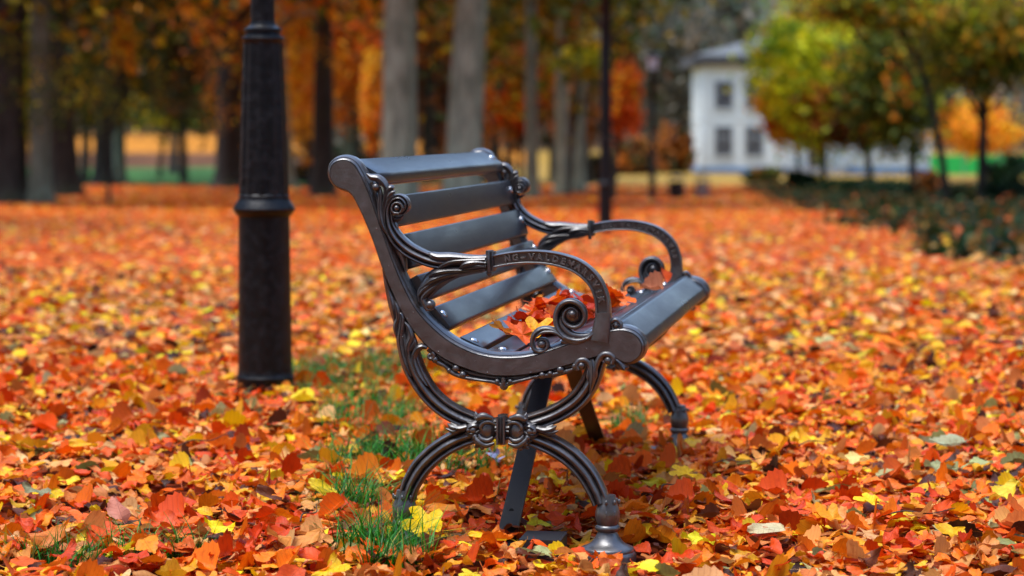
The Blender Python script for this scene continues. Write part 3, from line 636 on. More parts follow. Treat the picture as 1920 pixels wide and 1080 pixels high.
mr = N.new('ShaderNodeMapRange'); mr.inputs[3].default_value = .45; mr.inputs[4].default_value = 1.5; L.new(hs.outputs[0], mr.inputs[0])
no = N.new('ShaderNodeTexNoise'); no.inputs['Scale'].default_value = .5; no.inputs['Detail'].default_value = 6; L.new(tc.outputs['Object'], no.inputs['Vector'])
m2 = N.new('ShaderNodeMapRange'); m2.inputs[1].default_value = .3; m2.inputs[2].default_value = .7; m2.inputs[3].default_value = .7; m2.inputs[4].default_value = 1.25; L.new(no.outputs[0], m2.inputs[0])
mm = N.new('ShaderNodeMath'); mm.operation = 'MULTIPLY'; L.new(mr.outputs[0], mm.inputs[0]); L.new(m2.outputs[0], mm.inputs[1])
sc_ = N.new('ShaderNodeVectorMath'); sc_.operation = 'SCALE'; L.new(at.outputs['Color'], sc_.inputs[0]); L.new(mm.outputs[0], sc_.inputs['Scale'])
L.new(sc_.outputs[0], B.inputs['Base Color']); B.inputs['Roughness'].default_value = .95; B.inputs['Specular IOR Level'].default_value = .15
bp = N.new('ShaderNodeBump'); bp.inputs['Distance'].default_value = .05; L.new(vo.outputs['Distance'], bp.inputs['Height']); L.new(bp.outputs[0], B.inputs['Normal'])
gr = mesh_from('ground', V, Fg, gm, col=cl, sharp=0); tag(gr, kind='structure')

# ================================================================ LEAVES
def leaf_oval(rng, na=9, nc=5, L_=1.0, ratio=.62, tip=1.0, serr=.04, curl=.5, bend=.4, wob=.08, stem=True):
    """ovate leaf of unit length, midrib along y; returns V, F(quads), luv"""
    t = np.linspace(0, 1, na); s = np.linspace(-1, 1, nc)
    wdt = np.sin(PI*np.clip(t, 0, 1)**.78)**.8*(1-.25*t*tip)*ratio/2
    wdt[0] = .012; wdt[-1] = .006
    wdt = wdt*(1+serr*np.where(np.arange(na) % 2 == 0, 1, -1))
    T, Sg = np.meshgrid(t, s, indexing='ij'); W = wdt[:, None]*np.ones(nc)
    X_ = Sg*W; Y_ = T-.5+.03*np.abs(Sg)*np.where(np.arange(na) % 2 == 0, 1, -1)[:, None]
    asy = rng.normal(0, .35)
    Z_ = curl*np.abs(X_)**1.3*(1+asy*np.sign(X_)) + bend*((T-.5)**2-.08)+wob*np.sin(T*rng.uniform(5, 11)+rng.uniform(0, 6))*Sg + .4*wob*np.sin(Sg*4+T*9+rng.uniform(0, 6))
    tw = rng.normal(0, .35)*(T-.5); Z_ = Z_ + X_*tw*1.5
    X_ = X_+rng.normal(0, .12)*(T-.5)**2
    V = np.stack([X_.ravel(), Y_.ravel(), Z_.ravel()], 1); uv = np.stack([X_.ravel()*2/ratio, Y_.ravel(), np.zeros(X_.size)], 1)
    Fc = [(i*nc+j, i*nc+j+1, (i+1)*nc+j+1, (i+1)*nc+j) for i in range(na-1) for j in range(nc-1)]
    if stem:
        b = len(V); z0 = V[nc//2][2]; sl = rng.uniform(.12, .3); sx = rng.normal(0, .1); ups = rng.uniform(-.05, .15)
        st = []
        for k in range(3):
            f = k/2; st += [(-.009+sx*f*f, -.49-sl*f, z0+ups*f*f), (.009+sx*f*f, -.49-sl*f, z0+ups*f*f)]
        V = np.vstack([V, st]); uv = np.vstack([uv, [(0, 0, 0)]*6]); Fc += [(b, b+1, b+3, b+2), (b+2, b+3, b+5, b+4)]
    return V, np.array(Fc), uv

def leaf_maple(rng, curl=.35, lob=5, stem=True):
    """palmate leaf: pointed lobes round a centre, quads in polar rings"""
    n = 40; th = np.linspace(-PI*.5+.3, PI*1.5-.3, n); V = []; uv = []
    cen = [PI*.5+ a for a in (-2.0, -1.0, 0, 1.0, 2.0)]; ln = [.50, .85, 1.0, .85, .50]
    rr = np.full(n, .50)
    for c, l in zip(cen, ln):
        d = np.abs(th-c); rr = np.maximum(rr, l*np.clip(1.04-d*1.0, 0, 1)+.03*(d < .5))
        rr = np.where((d > .2) & (d < .33), rr+.09*l, rr)
    rr *= .55*(1+rng.normal(0, .03, n))
    ph = rng.uniform(0, 6)
    for k, f in enumerate((.03, .35, .7, 1.0)):
        for i in range(n):
            r = rr[i]*f if k > 1 else min(rr[i], .2)*f*1.4
            x, y = r*math.cos(th[i]), r*math.sin(th[i])-.12
            z = curl*r*r*1.2*(1+.8*math.sin(2*th[i]+ph)) + .04*math.sin(5*th[i]+ph)*f
            V.append((x, y, z)); uv.append((min(1, min(abs(th[i]-c) for c in cen)*1.6), r, 0))
    Fc = [(k*n+i, k*n+i+1, (k+1)*n+i+1, (k+1)*n+i) for k in range(3) for i in range(n-1)]
    if stem:
        b = len(V); sx = rng.normal(0, .15)
        for k in range(3):
            f = k/2; V += [(-.009+sx*f*f, -.12-.45*f, .03*f), (.009+sx*f*f, -.12-.45*f, .03*f)]; uv += [(0, 0, 0)]*2
        Fc += [(b, b+1, b+3, b+2), (b+2, b+3, b+5, b+4)]
    return np.array(V), np.array(Fc), np.array(uv)

ORANGE = [(240, 118, 14), (236, 100, 10), (242, 138, 20), (228, 88, 10), (236, 124, 34), (210, 98, 26)]
RED = [(220, 72, 8), (200, 62, 10), (228, 82, 10), (156, 54, 14)]
TAN = [(226, 156, 84), (232, 168, 92), (214, 134, 64), (204, 120, 54), (236, 184, 118)]
AMBER = [(244, 168, 26), (246, 180, 36), (238, 152, 24)]
YELLOW = [(246, 204, 16), (240, 190, 20), (248, 214, 40)]
OLIVE = [(150, 150, 84), (128, 126, 66), (176, 176, 120)]
BROWN = [(96, 48, 24), (80, 40, 26), (120, 62, 30), (64, 38, 26)]
SETS = [ORANGE, RED, TAN, AMBER, YELLOW, OLIVE, BROWN]
def colours(rng, n, wts, var=.22):
    w_ = np.array(wts, float); w_ /= w_.sum(); k = rng.choice(len(SETS), n, p=w_); out = np.zeros((n, 3))
    for i in range(n):
        s = SETS[k[i]]; c = np.array(lin(s[rng.integers(len(s))])); out[i] = c
    out *= rng.uniform(1-var, 1+var, (n, 1)); out *= rng.uniform(.93, 1.07, (n, 3))
    return np.clip(out, .004, .95), k

def rot(yaw, pitch, roll):
    cy, sy, cp, sp, cr, sr = np.cos(yaw), np.sin(yaw), np.cos(pitch), np.sin(pitch), np.cos(roll), np.sin(roll)
    R = np.empty((len(yaw), 3, 3))
    R[:, 0, 0] = cy*cr-sy*sp*sr; R[:, 0, 1] = -sy*cp; R[:, 0, 2] = cy*sr+sy*sp*cr
    R[:, 1, 0] = sy*cr+cy*sp*sr; R[:, 1, 1] = cy*cp; R[:, 1, 2] = sy*sr-cy*sp*cr
    R[:, 2, 0] = -cp*sr; R[:, 2, 1] = sp; R[:, 2, 2] = cp*cr
    return R

def scatter(rng, variants, pos, size, tilt, cols, edge=True):
    """many leaves in one set of arrays"""
    n = len(pos); R = rot(rng.uniform(0, 2*PI, n), rng.normal(0, tilt, n), rng.normal(0, tilt, n)); which = rng.integers(0, len(variants), n)
    VV, FF, CC, UU = [], [], [], []; base = 0
    flip = rng.random(n) < .4
    for k, (V, Fc, uv) in enumerate(variants):
        idx = np.where(which == k)[0]
        if not len(idx): continue
        Vk = np.repeat((V*1.0)[None], len(idx), 0); Vk[flip[idx], :, 2] *= -1
        P_ = np.einsum('nij,nvj->nvi', R[idx], Vk*size[idx][:, None, None]) + pos[idx][:, None, :]
        m = len(V)
        VV.append(P_.reshape(-1, 3)); FF.append((Fc[None]+(np.arange(len(idx))*m)[:, None, None]+base).reshape(-1, 4))
        c = np.repeat(cols[idx][:, None, :], m, 1)
        # leaves dry from the rim inwards: browner, redder margins
        if edge:
            e = np.clip(np.abs(uv[:, 0]), 0, 1)**2; am = rng.uniform(0, .55, len(idx))[:, None]*e[None]
            c = c*(1-am[..., None]*np.array([.25, .6, .5]))
        CC.append(c.reshape(-1, 3)); UU.append(np.tile(uv, (len(idx), 1))+np.repeat(rng.uniform(0, 1, (len(idx), 1))*[[0, 0, 1]], m, 0))
        base += len(idx)*m
    return np.concatenate(VV), np.concatenate(FF), np.concatenate(CC), np.concatenate(UU)

def near_variants(rng):
    out = []
    for i in range(16):
        out.append(leaf_oval(rng, 14, 7, ratio=rng.uniform(.48, .74), serr=rng.uniform(.015, .05), curl=rng.uniform(-.6, .9), bend=rng.uniform(-.4, .9), wob=rng.uniform(.04, .12)))
    for i in range(3): out.append(leaf_maple(rng, rng.uniform(.2, .9)))
    for i in range(3): out.append(leaf_oval(rng, 12, 7, ratio=.55, curl=2.6, bend=.5, wob=.05))
    return out
NEAR = near_variants(RNG)
MID = [leaf_oval(RNG, 5, 3, ratio=RNG.uniform(.55, .8), serr=.03, curl=RNG.uniform(0, 1.2), bend=RNG.uniform(-.2, .6), wob=.05, stem=False) for _ in range(8)]
FAR_ = [leaf_oval(RNG, 3, 3, ratio=RNG.uniform(.7, .9), serr=.0, curl=RNG.uniform(.2, .9), bend=RNG.uniform(0, .4), wob=.04, stem=False) for _ in range(5)]

# bare spots: grass patches and the dark wet gaps beside the bench (x, y, rx, ry, keep)
FEET = [(-0.876, 8.48, 0.2, 0.2, 0.06), (0.196, 4.99, 0.12, 0.13, 0.05), (0.061, 5.02, 0.06, 0.1, 0.08), (0.453, 6.75, 0.1, 0.14, 0.25)]
GRASS_PATCH = [(-0.719, 8.74, 0.1, 0.4, 0.7), (-0.569, 8.26, 0.16, 0.5, 0.5), (-0.45, 8.99, 0.12, 0.3, 0.4), (-0.442, 7.36, 0.16, 0.4, 0.5), (-0.369, 6.38, 0.15, 0.3, 0.5), (-0.283, 6.7, 0.12, 0.25, 0.5), (-0.156, 6.38, 0.15, 0.2, 0.5), (-0.383, 5.75, 0.09, 0.14, 0.6), (-0.308, 5.13, 0.08, 0.07, 0.5), (-0.277, 8.89, 0.1, 0.3, 0.6), (0.348, 7.11, 0.05, 0.1, 0.7), (-0.733, 5.0, 0.1, 0.05, 0.7), (-0.933, 4.94, 0.1, 0.05, 0.7), (6.311, 31.21, 0.5, 3, 0.6)]
def thin(rng, x, y):
    k = np.ones(len(x))
    for gx, gy, rx, ry, kp in GRASS_PATCH+FEET: k = np.minimum(k, np.where(((x-gx)/rx)**2+((y-gy)/ry)**2 < 1, kp, 1))
    return rng.random(len(x)) < k
def wedge(rng, y0, y1, dens, margin):
    n = int(dens*((.225*(y1*y1-y0*y0))+2*margin*(y1-y0))*1.0)
    y = np.sqrt(rng.uniform(0, 1, n*2)*(y1*y1-y0*y0)+y0*y0); hw = .225*y+margin
    x = rng.uniform(-1, 1, n*2)*hw.max(); ok = np.abs(x) < hw; return x[ok][:n], y[ok][:n]
W_NEAR = [46, 9, 20, 14, 6, 2.5, 7]; W_MID = [32, 5, 34, 15, 6, 4, 11]; W_FAR = [52, 16, 14, 12, 2, 3, 4]
parts = []
x, y = wedge(RNG, 4.3, 9.2, 900, .9); ok = thin(RNG, x, y); x, y = x[ok], y[ok]; n = len(x)
c, _ = colours(RNG, n, W_NEAR)
lay = RNG.random(n)
z = zg(x, y)+lump(x, y)+.004+lay*.030
c *= (.62+.38*lay)[:, None]**.0
parts.append((scatter(RNG, NEAR, np.stack([x, y, z], 1), RNG.uniform(.050, .096, n), .20, c), M_LEAF))
x, y = wedge(RNG, 9.2, 17, 420, 2.2); ok = thin(RNG, x, y); x, y = x[ok], y[ok]; n = len(x); c, _ = colours(RNG, n, W_MID, .45)
parts.append((scatter(RNG, MID, np.stack([x, y, zg(x, y)+.004+RNG.random(n)*.05], 1), RNG.uniform(.06, .105, n), .27, c), M_LEAF))
x, y = wedge(RNG, 17, 104, 105, 3); ok = RNG.random(len(x)) < np.clip(36/y, 0, 1)**2; x, y = x[ok], y[ok]; ok = ~in_ivy(x, y) | (RNG.random(len(x)) < np.where(y < 32, .55, .3)); x, y = x[ok], y[ok]; n = len(x); c, _ = colours(RNG, n, W_MID, .45)
f = ramp((y-22)/14)[:, None]; c2, _ = colours(RNG, n, W_FAR); c = np.where(RNG.random((n, 1)) < f, c2, c)
parts.append((scatter(RNG, FAR_, np.stack([x, y, zg(x, y)+.004+RNG.random(n)*.05], 1), RNG.uniform(.08, .12, n)*np.clip(y/36, 1, 2.6), .17, c), M_LEAF))
x, y = wedge(RNG, 60, 104, 6, 6); ok = ~in_ivy(x, y) | (RNG.random(len(x)) < .2); x, y = x[ok], y[ok]; n = len(x); c, _ = colours(RNG, n, W_FAR)
parts.append((scatter(RNG, FAR_, np.stack([x, y, zg(x, y)+.01+RNG.random(n)*.02], 1), RNG.uniform(.15, .24, n), .15, c), M_LEAF))
VV = np.concatenate([p[0][0] for p in parts]); offs = np.cumsum([0]+[len(p[0][0]) for p in parts])
FF = np.concatenate([p[0][1]+o for p, o in zip(parts, offs)]); CC = np.concatenate([p[0][2] for p in parts]); UU = np.concatenate([p[0][3] for p in parts])
lc = mesh_from('leaf_litter', VV, FF, M_LEAF, col=CC, luv=UU, sharp=0)
tag(lc, 'thick carpet of orange, red and tan fallen leaves covering the park ground', 'fallen leaves', kind='stuff')

# --- single leaves one can pick out
def one_leaf(name, variant, size, loc, yaw, pitch, roll, srgb, label=None, group=None, cat='leaf', edge=.35, mesh_cache={}):
    V, Fc, uv = variant; key = (id(V), srgb, round(edge, 2))
    if key not in mesh_cache:
        c = np.repeat(np.array([lin(srgb)]), len(V), 0); e = np.clip(np.abs(uv[:, 0]), 0, 1)**2
        c = c*(1-edge*e[:, None]*np.array([[.25, .6, .5]]))
        o = mesh_from(name, V, Fc, M_LEAF, col=c, luv=uv+[0, 0, random.random()], sharp=0); mesh_cache[key] = o.data
    else:
        o = bpy.data.objects.new(name, mesh_cache[key]); COL.objects.link(o)
    o.location = loc; o.scale = (size,)*3; o.rotation_mode = 'ZYX'; o.rotation_euler = (pitch, roll, yaw); tag(o, label, cat, group); return o
MAPLE = [v for v in NEAR[16:19]]; OVAL = NEAR[:16]
Y1 = (250, 214, 14)
for (gx, gy), kind, size, yaw, pt, rl, colr, lab in [
    ((-0.619, 5.03), 'o', .075, 1.2, .3, .1, (250, 222, 16), 'bright yellow oval leaf lying at the front edge left of the grass tufts'),
    ((-0.186, 5.08), 'm', .115, .5, .65, -.15, (248, 208, 12), 'large bright yellow maple leaf leaning in the grass by the rear foot of the bench'),
    ((-0.448, 5.63), 'o', .085, 1.0, .45, .3, (226, 196, 30), 'brown speckled yellow leaf standing at the left rim of the grass tuft'),
    ((0.805, 5.37), 'm', .085, 1.5, .25, .1, (246, 204, 20), 'yellow leaf in the open litter on the right, below the two pale green leaves'),
    ((0.393, 5.02), 'o', .075, 1.4, .2, .1, (226, 220, 30), 'yellow leaf with a green middle just right of the front foot of the bench'),
    ((0.926, 5.02), 'm', .09, .4, .25, .1, (236, 184, 24), 'spotted yellow leaf at the lower right corner of the ground'),
    ((1.147, 5.55), 'o', .10, 2.2, .2, -.3, (232, 208, 60), 'pale yellow curved leaf at the far right edge of the litter'),
    ((0.422, 5.85), 'm', .095, 2.0, .3, .1, (246, 200, 16), 'yellow maple leaf lying behind the front foot of the near bench end'),
    ((0.887, 6.19), 'o', .085, 1.5, .15, .1, (240, 216, 130), 'pale cream yellow leaf in the middle of the litter right of the bench'),
    ((1.169, 6.48), 'o', .135, 1.6, .1, .1, (170, 178, 140), 'long pale grey green leaf, the farthest of the pale leaves on the right'),
    ((1.096, 6.09), 'o', .09, 1.4, .1, .1, (164, 174, 124), 'pale grey green leaf, left one of the nearer pale pair on the right'),
    ((1.186, 6.08), 'o', .09, 1.8, .1, -.1, (172, 182, 120), 'pale grey green leaf, right one of the nearer pale pair on the right'),
    ((0.106, 5.79), 'o', .06, .6, .5, .2, (244, 196, 20), 'small yellow leaf lying between brace and front foot of the bench'),
    ((-0.049, 4.93), 'o', .085, 1.5, .2, .1, (246, 196, 20), 'yellow leaf at the bottom edge in front of the steel ground bar'),
    ((-0.662, 6.08), 'o', .075, 1.7, .4, -.1, (238, 150, 24), 'amber leaf standing up in the litter left of the grass'),
    ((-1.139, 6.33), 'o', .08, 1.5, .2, .1, (238, 176, 26), 'amber yellow leaf in the litter at the far left'),
    ((-0.871, 5.26), 'o', .085, .4, .5, .3, (200, 128, 104), 'dusty pink folded leaf in the front litter on the left'),
    ((-0.689, 5.3), 'o', .05, 1.1, .4, .1, (248, 190, 20), 'small yellow leaf just behind the bright yellow one at the left front'),
    ((0.544, 5.1), 'o', .09, 1.9, .3, .1, (206, 196, 150), 'curled whitish leaf at the front edge right of the bench'),
    ((0.697, 5.23), 'm', .085, 1.0, .3, .2, (240, 160, 24), 'amber maple leaf at the front, left of the yellow leaf on the right'),
    ((-0.748, 5.1), 'o', .10, .9, .3, .2, (222, 84, 18), 'broad orange leaf near the bottom edge left of the bright yellow leaf'),
    ((-0.983, 4.97), 'o', .11, 2.2, .4, .3, (216, 120, 40), 'broad veined orange tan leaf in the lower left corner'),
    ((-0.457, 4.96), 'o', .12, 1.9, .3, .2, (226, 150, 70), 'long tan leaf at the bottom edge beside the left grass tuft'),
    ((-1.126, 5.63), 'o', .075, 1.6, .3, .4, (146, 150, 112), 'rolled grey green leaf at the left border of the front litter')]:
    v = random.choice(MAPLE if kind == 'm' else OVAL)
    one_leaf('fallen_leaf', v, size, (gx, gy, float(zg(gx, gy)+lump(gx, gy))+.052+size*.30*abs(math.sin(pt))), yaw, pt, rl, colr, lab, edge=.15)

FAM = [('orange', [(238, 112, 18), (226, 84, 14), (240, 132, 26), (218, 74, 14)], .48), ('red', [(206, 64, 8), (218, 76, 10)], .18), ('tan', [(226, 156, 84), (214, 134, 64)], .14),
       ('amber', [(236, 146, 22), (230, 132, 20)], .10), ('brown', [(100, 50, 26), (120, 62, 30)], .08)]
nn_ = 0
while nn_ < 250:
    y = random.uniform(4.78, 5.75); x = random.uniform(-.21, .21)*y
    if any(((x-gx)/rx)**2+((y-gy)/ry)**2 < 1 for gx, gy, rx, ry, kp in GRASS_PATCH+FEET) or (abs(x-.045) < .3 and abs(y-5.1) < .12 and random.random() < .6): continue
    nm, cs, _w = random.choices(FAM, [f[2] for f in FAM])[0]; v = random.choice(NEAR)
    one_leaf('fallen_leaf', v, random.uniform(.055, .092), (x, y, float(zg(x, y)+lump(x, y))+random.uniform(.034, .050)), random.uniform(0, 6.3), random.gauss(0, .22), random.gauss(0, .22), random.choice(cs),
             'dry %s leaf lying loose on top of the front leaf litter' % nm, 'loose %s leaves on top of the front litter' % nm, edge=random.choice((.1, .3, .5)))
    nn_ += 1

# --- leaves lying on the bench seat (bench-local x, y, height above the slats)
ca, sa = math.cos(0.16057029118347832), math.sin(0.16057029118347832)
def on_bench(u, v, z): return (-.025+v*ca+u*sa, 5.1-v*sa+u*ca, z)
SEATX = [-0.096, -0.0439, 0.0207, 0.0874, 0.1515, 0.2175]; SEATZ = [0.4642, 0.4409, 0.4316, 0.4406, 0.462, 0.4856]
def seat_leaf(u, v, h, size, yaw, pt, rl, colr, kind, lab, grp=None):
    z = float(np.interp(v, SEATX, SEATZ))
    one_leaf('fallen_leaf', random.choice(MAPLE if kind == 'm' else (NEAR[19:22] if kind == 'c' else OVAL)), size, on_bench(u, v, z+h), yaw, pt, rl, colr, lab, grp, edge=.45)
seat_leaf(.20, .005, .022, .115, 2.0, .55, .35, (232, 96, 20), 'm', 'crumpled orange and yellow leaf nearest the viewer on the bench seat')
seat_leaf(.17, -.03, .034, .085, .7, -.4, .5, (240, 158, 60), 'm', 'curled amber leaf on the rear seat slat, leftmost of the leaves on the bench')
seat_leaf(.24, .050, .030, .10, -.7, .45, -.25, (246, 176, 16), 'm', 'yellow leaf on the seat just behind the small lower scroll of the near arm')
seat_leaf(1.50, .20, .03, .05, .3, .9, .5, (214, 84, 30), 'c', 'rolled orange leaf stuck in the scroll of the far armrest')
seat_leaf(1.20, .20, .014, .07, 1.9, .1, .15, (206, 130, 90), 'c', 'rolled tan leaf lying along the front slats before the far armrest')
for i in range(66):
    u = random.uniform(.40, 1.10); v = random.gauss(.03+.04*(u-.4), .05)
    nm, cs = random.choice([('orange', [(236, 96, 12), (232, 106, 20)]), ('orange', [(236, 86, 10), (222, 96, 20)]), ('dark red', [(178, 44, 10), (200, 58, 12)]), ('orange', [(240, 130, 24), (222, 96, 20)]), ('tan', [(216, 140, 84), (230, 130, 60)])])
    seat_leaf(u, min(max(v, -.07), .19), .012+random.random()*.04*math.exp(-((u-.7)/.35)**2), random.uniform(.085, .12), random.uniform(0, 6.3), random.gauss(0, .36), random.gauss(0, .36), random.choice(cs), random.choice('moo'),
              'dry %s leaf in the heap on the middle of the bench seat' % nm, '%s leaves heaped on the bench seat' % nm)

# ================================================================ GRASS
def grass(patches, name, label, rng):
    V, Fc, C_ = [], [], []
    for gx, gy, rx, ry, n, h in patches:
        a = rng.uniform(0, 2*PI, n); r = np.sqrt(rng.random(n)); bx = gx+rx*r*np.cos(a); by = gy+ry*r*np.sin(a)
        for i in range(n):
            hh = h*rng.uniform(.45, 1.2); yaw = rng.uniform(0, 2*PI); ln = rng.uniform(.15, 1.6)*hh; wd = rng.uniform(.0010, .0021); z0 = float(zg(bx[i], by[i]))
            px_, py_ = math.cos(yaw), math.sin(yaw); b = len(V); g_ = rng.random()
            c0 = np.array(lin((12, 62, 18)))*(1-g_)+np.array(lin((50, 142, 26)))*g_
            if rng.random() < .06: c0 = np.array(lin((150, 140, 60)))
            for k in range(5):
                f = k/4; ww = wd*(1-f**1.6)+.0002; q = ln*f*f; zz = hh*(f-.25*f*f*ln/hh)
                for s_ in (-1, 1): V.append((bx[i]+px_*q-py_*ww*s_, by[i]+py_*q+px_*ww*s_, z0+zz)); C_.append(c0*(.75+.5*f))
            for k in range(4): Fc.append((b+2*k, b+2*k+1, b+2*k+3, b+2*k+2))
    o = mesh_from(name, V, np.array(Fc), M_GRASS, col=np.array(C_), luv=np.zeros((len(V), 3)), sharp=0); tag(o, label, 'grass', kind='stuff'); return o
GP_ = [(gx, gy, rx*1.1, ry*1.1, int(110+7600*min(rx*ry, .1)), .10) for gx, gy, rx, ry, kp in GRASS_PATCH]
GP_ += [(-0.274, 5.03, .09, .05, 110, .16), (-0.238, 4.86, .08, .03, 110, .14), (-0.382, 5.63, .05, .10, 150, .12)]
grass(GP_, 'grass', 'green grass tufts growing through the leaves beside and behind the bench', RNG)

mb = MB(); sx_, sy_ = (-0.045, 6.3)
for k in range(9):
    a = RNG.uniform(-.016, .016, 3); r_ = RNG.normal(0, .011, (3, 3)); mb.add([(sx_+a[0]+q[0], sy_+a[1]+q[1], .045+abs(a[2])+q[2]*.9) for q in r_], [(0, 1, 2)])
o = mb.build('paper_scrap', simple('blue_white_paper', (.42, .48, .80), .7), smooth=False); tag(o, 'small crumpled blue white paper scrap on the leaves under the bench', 'litter')

for k, (x_, y_, L_, yaw) in enumerate([(0.778, 6.48, 0.12, 0.3), (0.824, 5.3, 0.16, -0.2), (-0.465, 5.23, 0.1, 1.2), (-0.907, 6.48, 0.14, 0.5), (0.518, 6.14, 0.13, -0.5), (0.353, 5.67, 0.09, 0.9)]):
    mb = MB(); V, Fc = [], []
    S_ = spline([(0, 0, .0), (L_*.3, .008, .012), (L_*.65, -.006, .010), (L_, .01, .022)], 4)
    for i, q in enumerate(S_):
        r_ = .0022*(1-.6*i/len(S_))
        for j in range(6): V.append((q[0], q[1]+r_*math.cos(j*PI/3), q[2]+r_*math.sin(j*PI/3)))
    for i in range(len(S_)-1):
        for j in range(6): Fc.append((i*6+j, i*6+(j+1) % 6, (i+1)*6+(j+1) % 6, (i+1)*6+j))
    mb.add(V, Fc); o = mb.build('twig', simple('twig_bark', (.05, .03, .02), .8)); o.location = (x_, y_, .050); o.rotation_euler = (0, 0, yaw)
    tag(o, 'thin dark twig lying among the leaves on the ground', 'twig', 'thin twigs among the leaves')

# ================================================================ STREET LAMPS
def make_lamp():
    r = empty('street_lamp', (0, 0, 0))
    mb = MB()
    mb.lathe([(.108, -.05), (.108, .012), (.104, .022), (.098, .028), (.0965, .050), (.0985, .056), (.0985, .066), (.094, .072), (.0935, .085)], seg=32); mb.build('base', M_LAMP, r, sharp=35)
    mb = MB(); mb.lathe([(.0915, .08), (.090, .25), (.088, .42), (.086, .613)], seg=48, flute=8, fl_amp=.006); mb.build('pedestal', M_LAMP, r, sharp=45)
    mb = MB(); mb.lathe([(.086, .611), (.094, .618), (.104, .631), (.1055, .638), (.102, .646), (.092, .662), (.087, .670), (.0855, .676), (.0865, .682), (.082, .688)], seg=32); mb.build('collar', M_LAMP, r, sharp=35)
    mb = MB(); mb.lathe([(.0825, .683), (.0765, .86), (.070, 1.05), (.0645, 1.19), (.0645, 1.20)], seg=72, flute=12, fl_amp=.035); mb.build('fluted_shaft', M_LAMP, r, sharp=60)
    mb = MB(); mb.lathe([(.064, 1.195), (.069, 1.205), (.0715, 1.212), (.069, 1.219), (.060, 1.222), (.058, 1.232), (.063, 1.238), (.0625, 1.246), (.054, 1.25), (.044, 1.258), (.041, 1.27)], seg=32); mb.build('collar', M_LAMP, r, sharp=35)
    mb = MB(); mb.lathe([(.041, 1.26), (.040, 2.4), (.034, 3.34), (.045, 3.36), (.045, 3.38), (.03, 3.40), (.03, 3.46), (.07, 3.50)], seg=24); mb.build('pole', M_LAMP, r, sharp=35)
    mb = MB(); mb.lathe([(.08, 3.50), (.135, 3.82)], seg=6, cap=True); o = mb.build('lantern_glass', M_GLOW, r, sharp=20)
    mb = MB()
    mb.lathe([(.15, 3.82), (.155, 3.84), (.11, 3.92), (.04, 3.98), (.03, 4.01), (.012, 4.06), (.001, 4.10)], seg=6)
    for i in range(6):
        t = 2*PI*i/6; c_, s_ = math.cos(t), math.sin(t); b = len(mb.v)
        V = [(r0*c_+dx*s_, r0*s_-dx*c_, z) for r0, z in ((.082, 3.495), (.137, 3.825), (.150, 3.825), (.094, 3.495)) for dx in (-.008, .008)]
        mb.add(V, [(0, 1, 3, 2), (2, 3, 5, 4), (4, 5, 7, 6), (6, 7, 1, 0), (0, 2, 4, 6), (1, 7, 5, 3)])
    mb.build('lantern_frame', M_LAMP, r, smooth=False)
    return r
M_GLOW = simple('frosted_glass', (.72, .84, .96), .3, spec=.6)
lamp = make_lamp()
for i, (lx, ly, lab) in enumerate([(-0.842, 8.15, 'large fluted black cast iron lamp post close behind the bench on the left'),
        (1.217, 31.3, 'black lamp post in the middle distance behind the far armrest of the bench'),
        (3.74, 64.0, 'small far lamp post with its white lantern in view, beside the litter bins')]):
    o = lamp if i == 0 else copy_tree(lamp)
    if i:
        for ch in o.children:
            if ch.name.startswith('pole'): ch.scale = (1.8, 1.8, 1)
            if ch.name.startswith('lantern'): ch.scale = (1.6, 1.6, 1)
    o.location = (lx, ly, float(zg(lx, ly))); o.rotation_euler[2] = .2*i; tag(o, lab, 'street lamp', 'black cast iron park lamps')

# ================================================================ LITTER BINS
M_BIN = simple('bin_paint', (.012, .014, .016), .45); M_CONC = simple('bin_concrete', (.28, .25, .22), .9, bump=.3, var=.2)
def bin_(px, yb, w_, h_, lab, mat, Y):
    r = empty('litter_bin', (px, Y, float(zg(px, Y)))); tag(r, lab, 'litter bin', 'litter bins by the path')
    mb = MB(); mb.lathe([(w_*.42, 0), (w_*.44, .03), (w_*.5, h_*.75), (w_*.52, h_*.8), (w_*.47, h_*.8), (w_*.40, h_*.4)], seg=20); mb.build('bin_body', mat, r)
    mb = MB()
    for s in (-1, 1): mb.box(s*w_*.5-.015, s*w_*.5+.015, -.015, .015, 0, h_*.98)
    mb.lathe([(w_*.55, h_*.96), (w_*.56, h_), (w_*.3, h_*1.07), (.01, h_*1.09)], seg=20); mb.build('bin_lid', M_BIN, r)
bin_(4.654, 0, 0.408, 0.665, 'black litter bin standing right of the far lamp post', M_BIN, 68)
bin_(5.696, 0, 0.384, 0.64, 'grey beige litter bin under a dark lid near the corner of the house', M_CONC, 72)

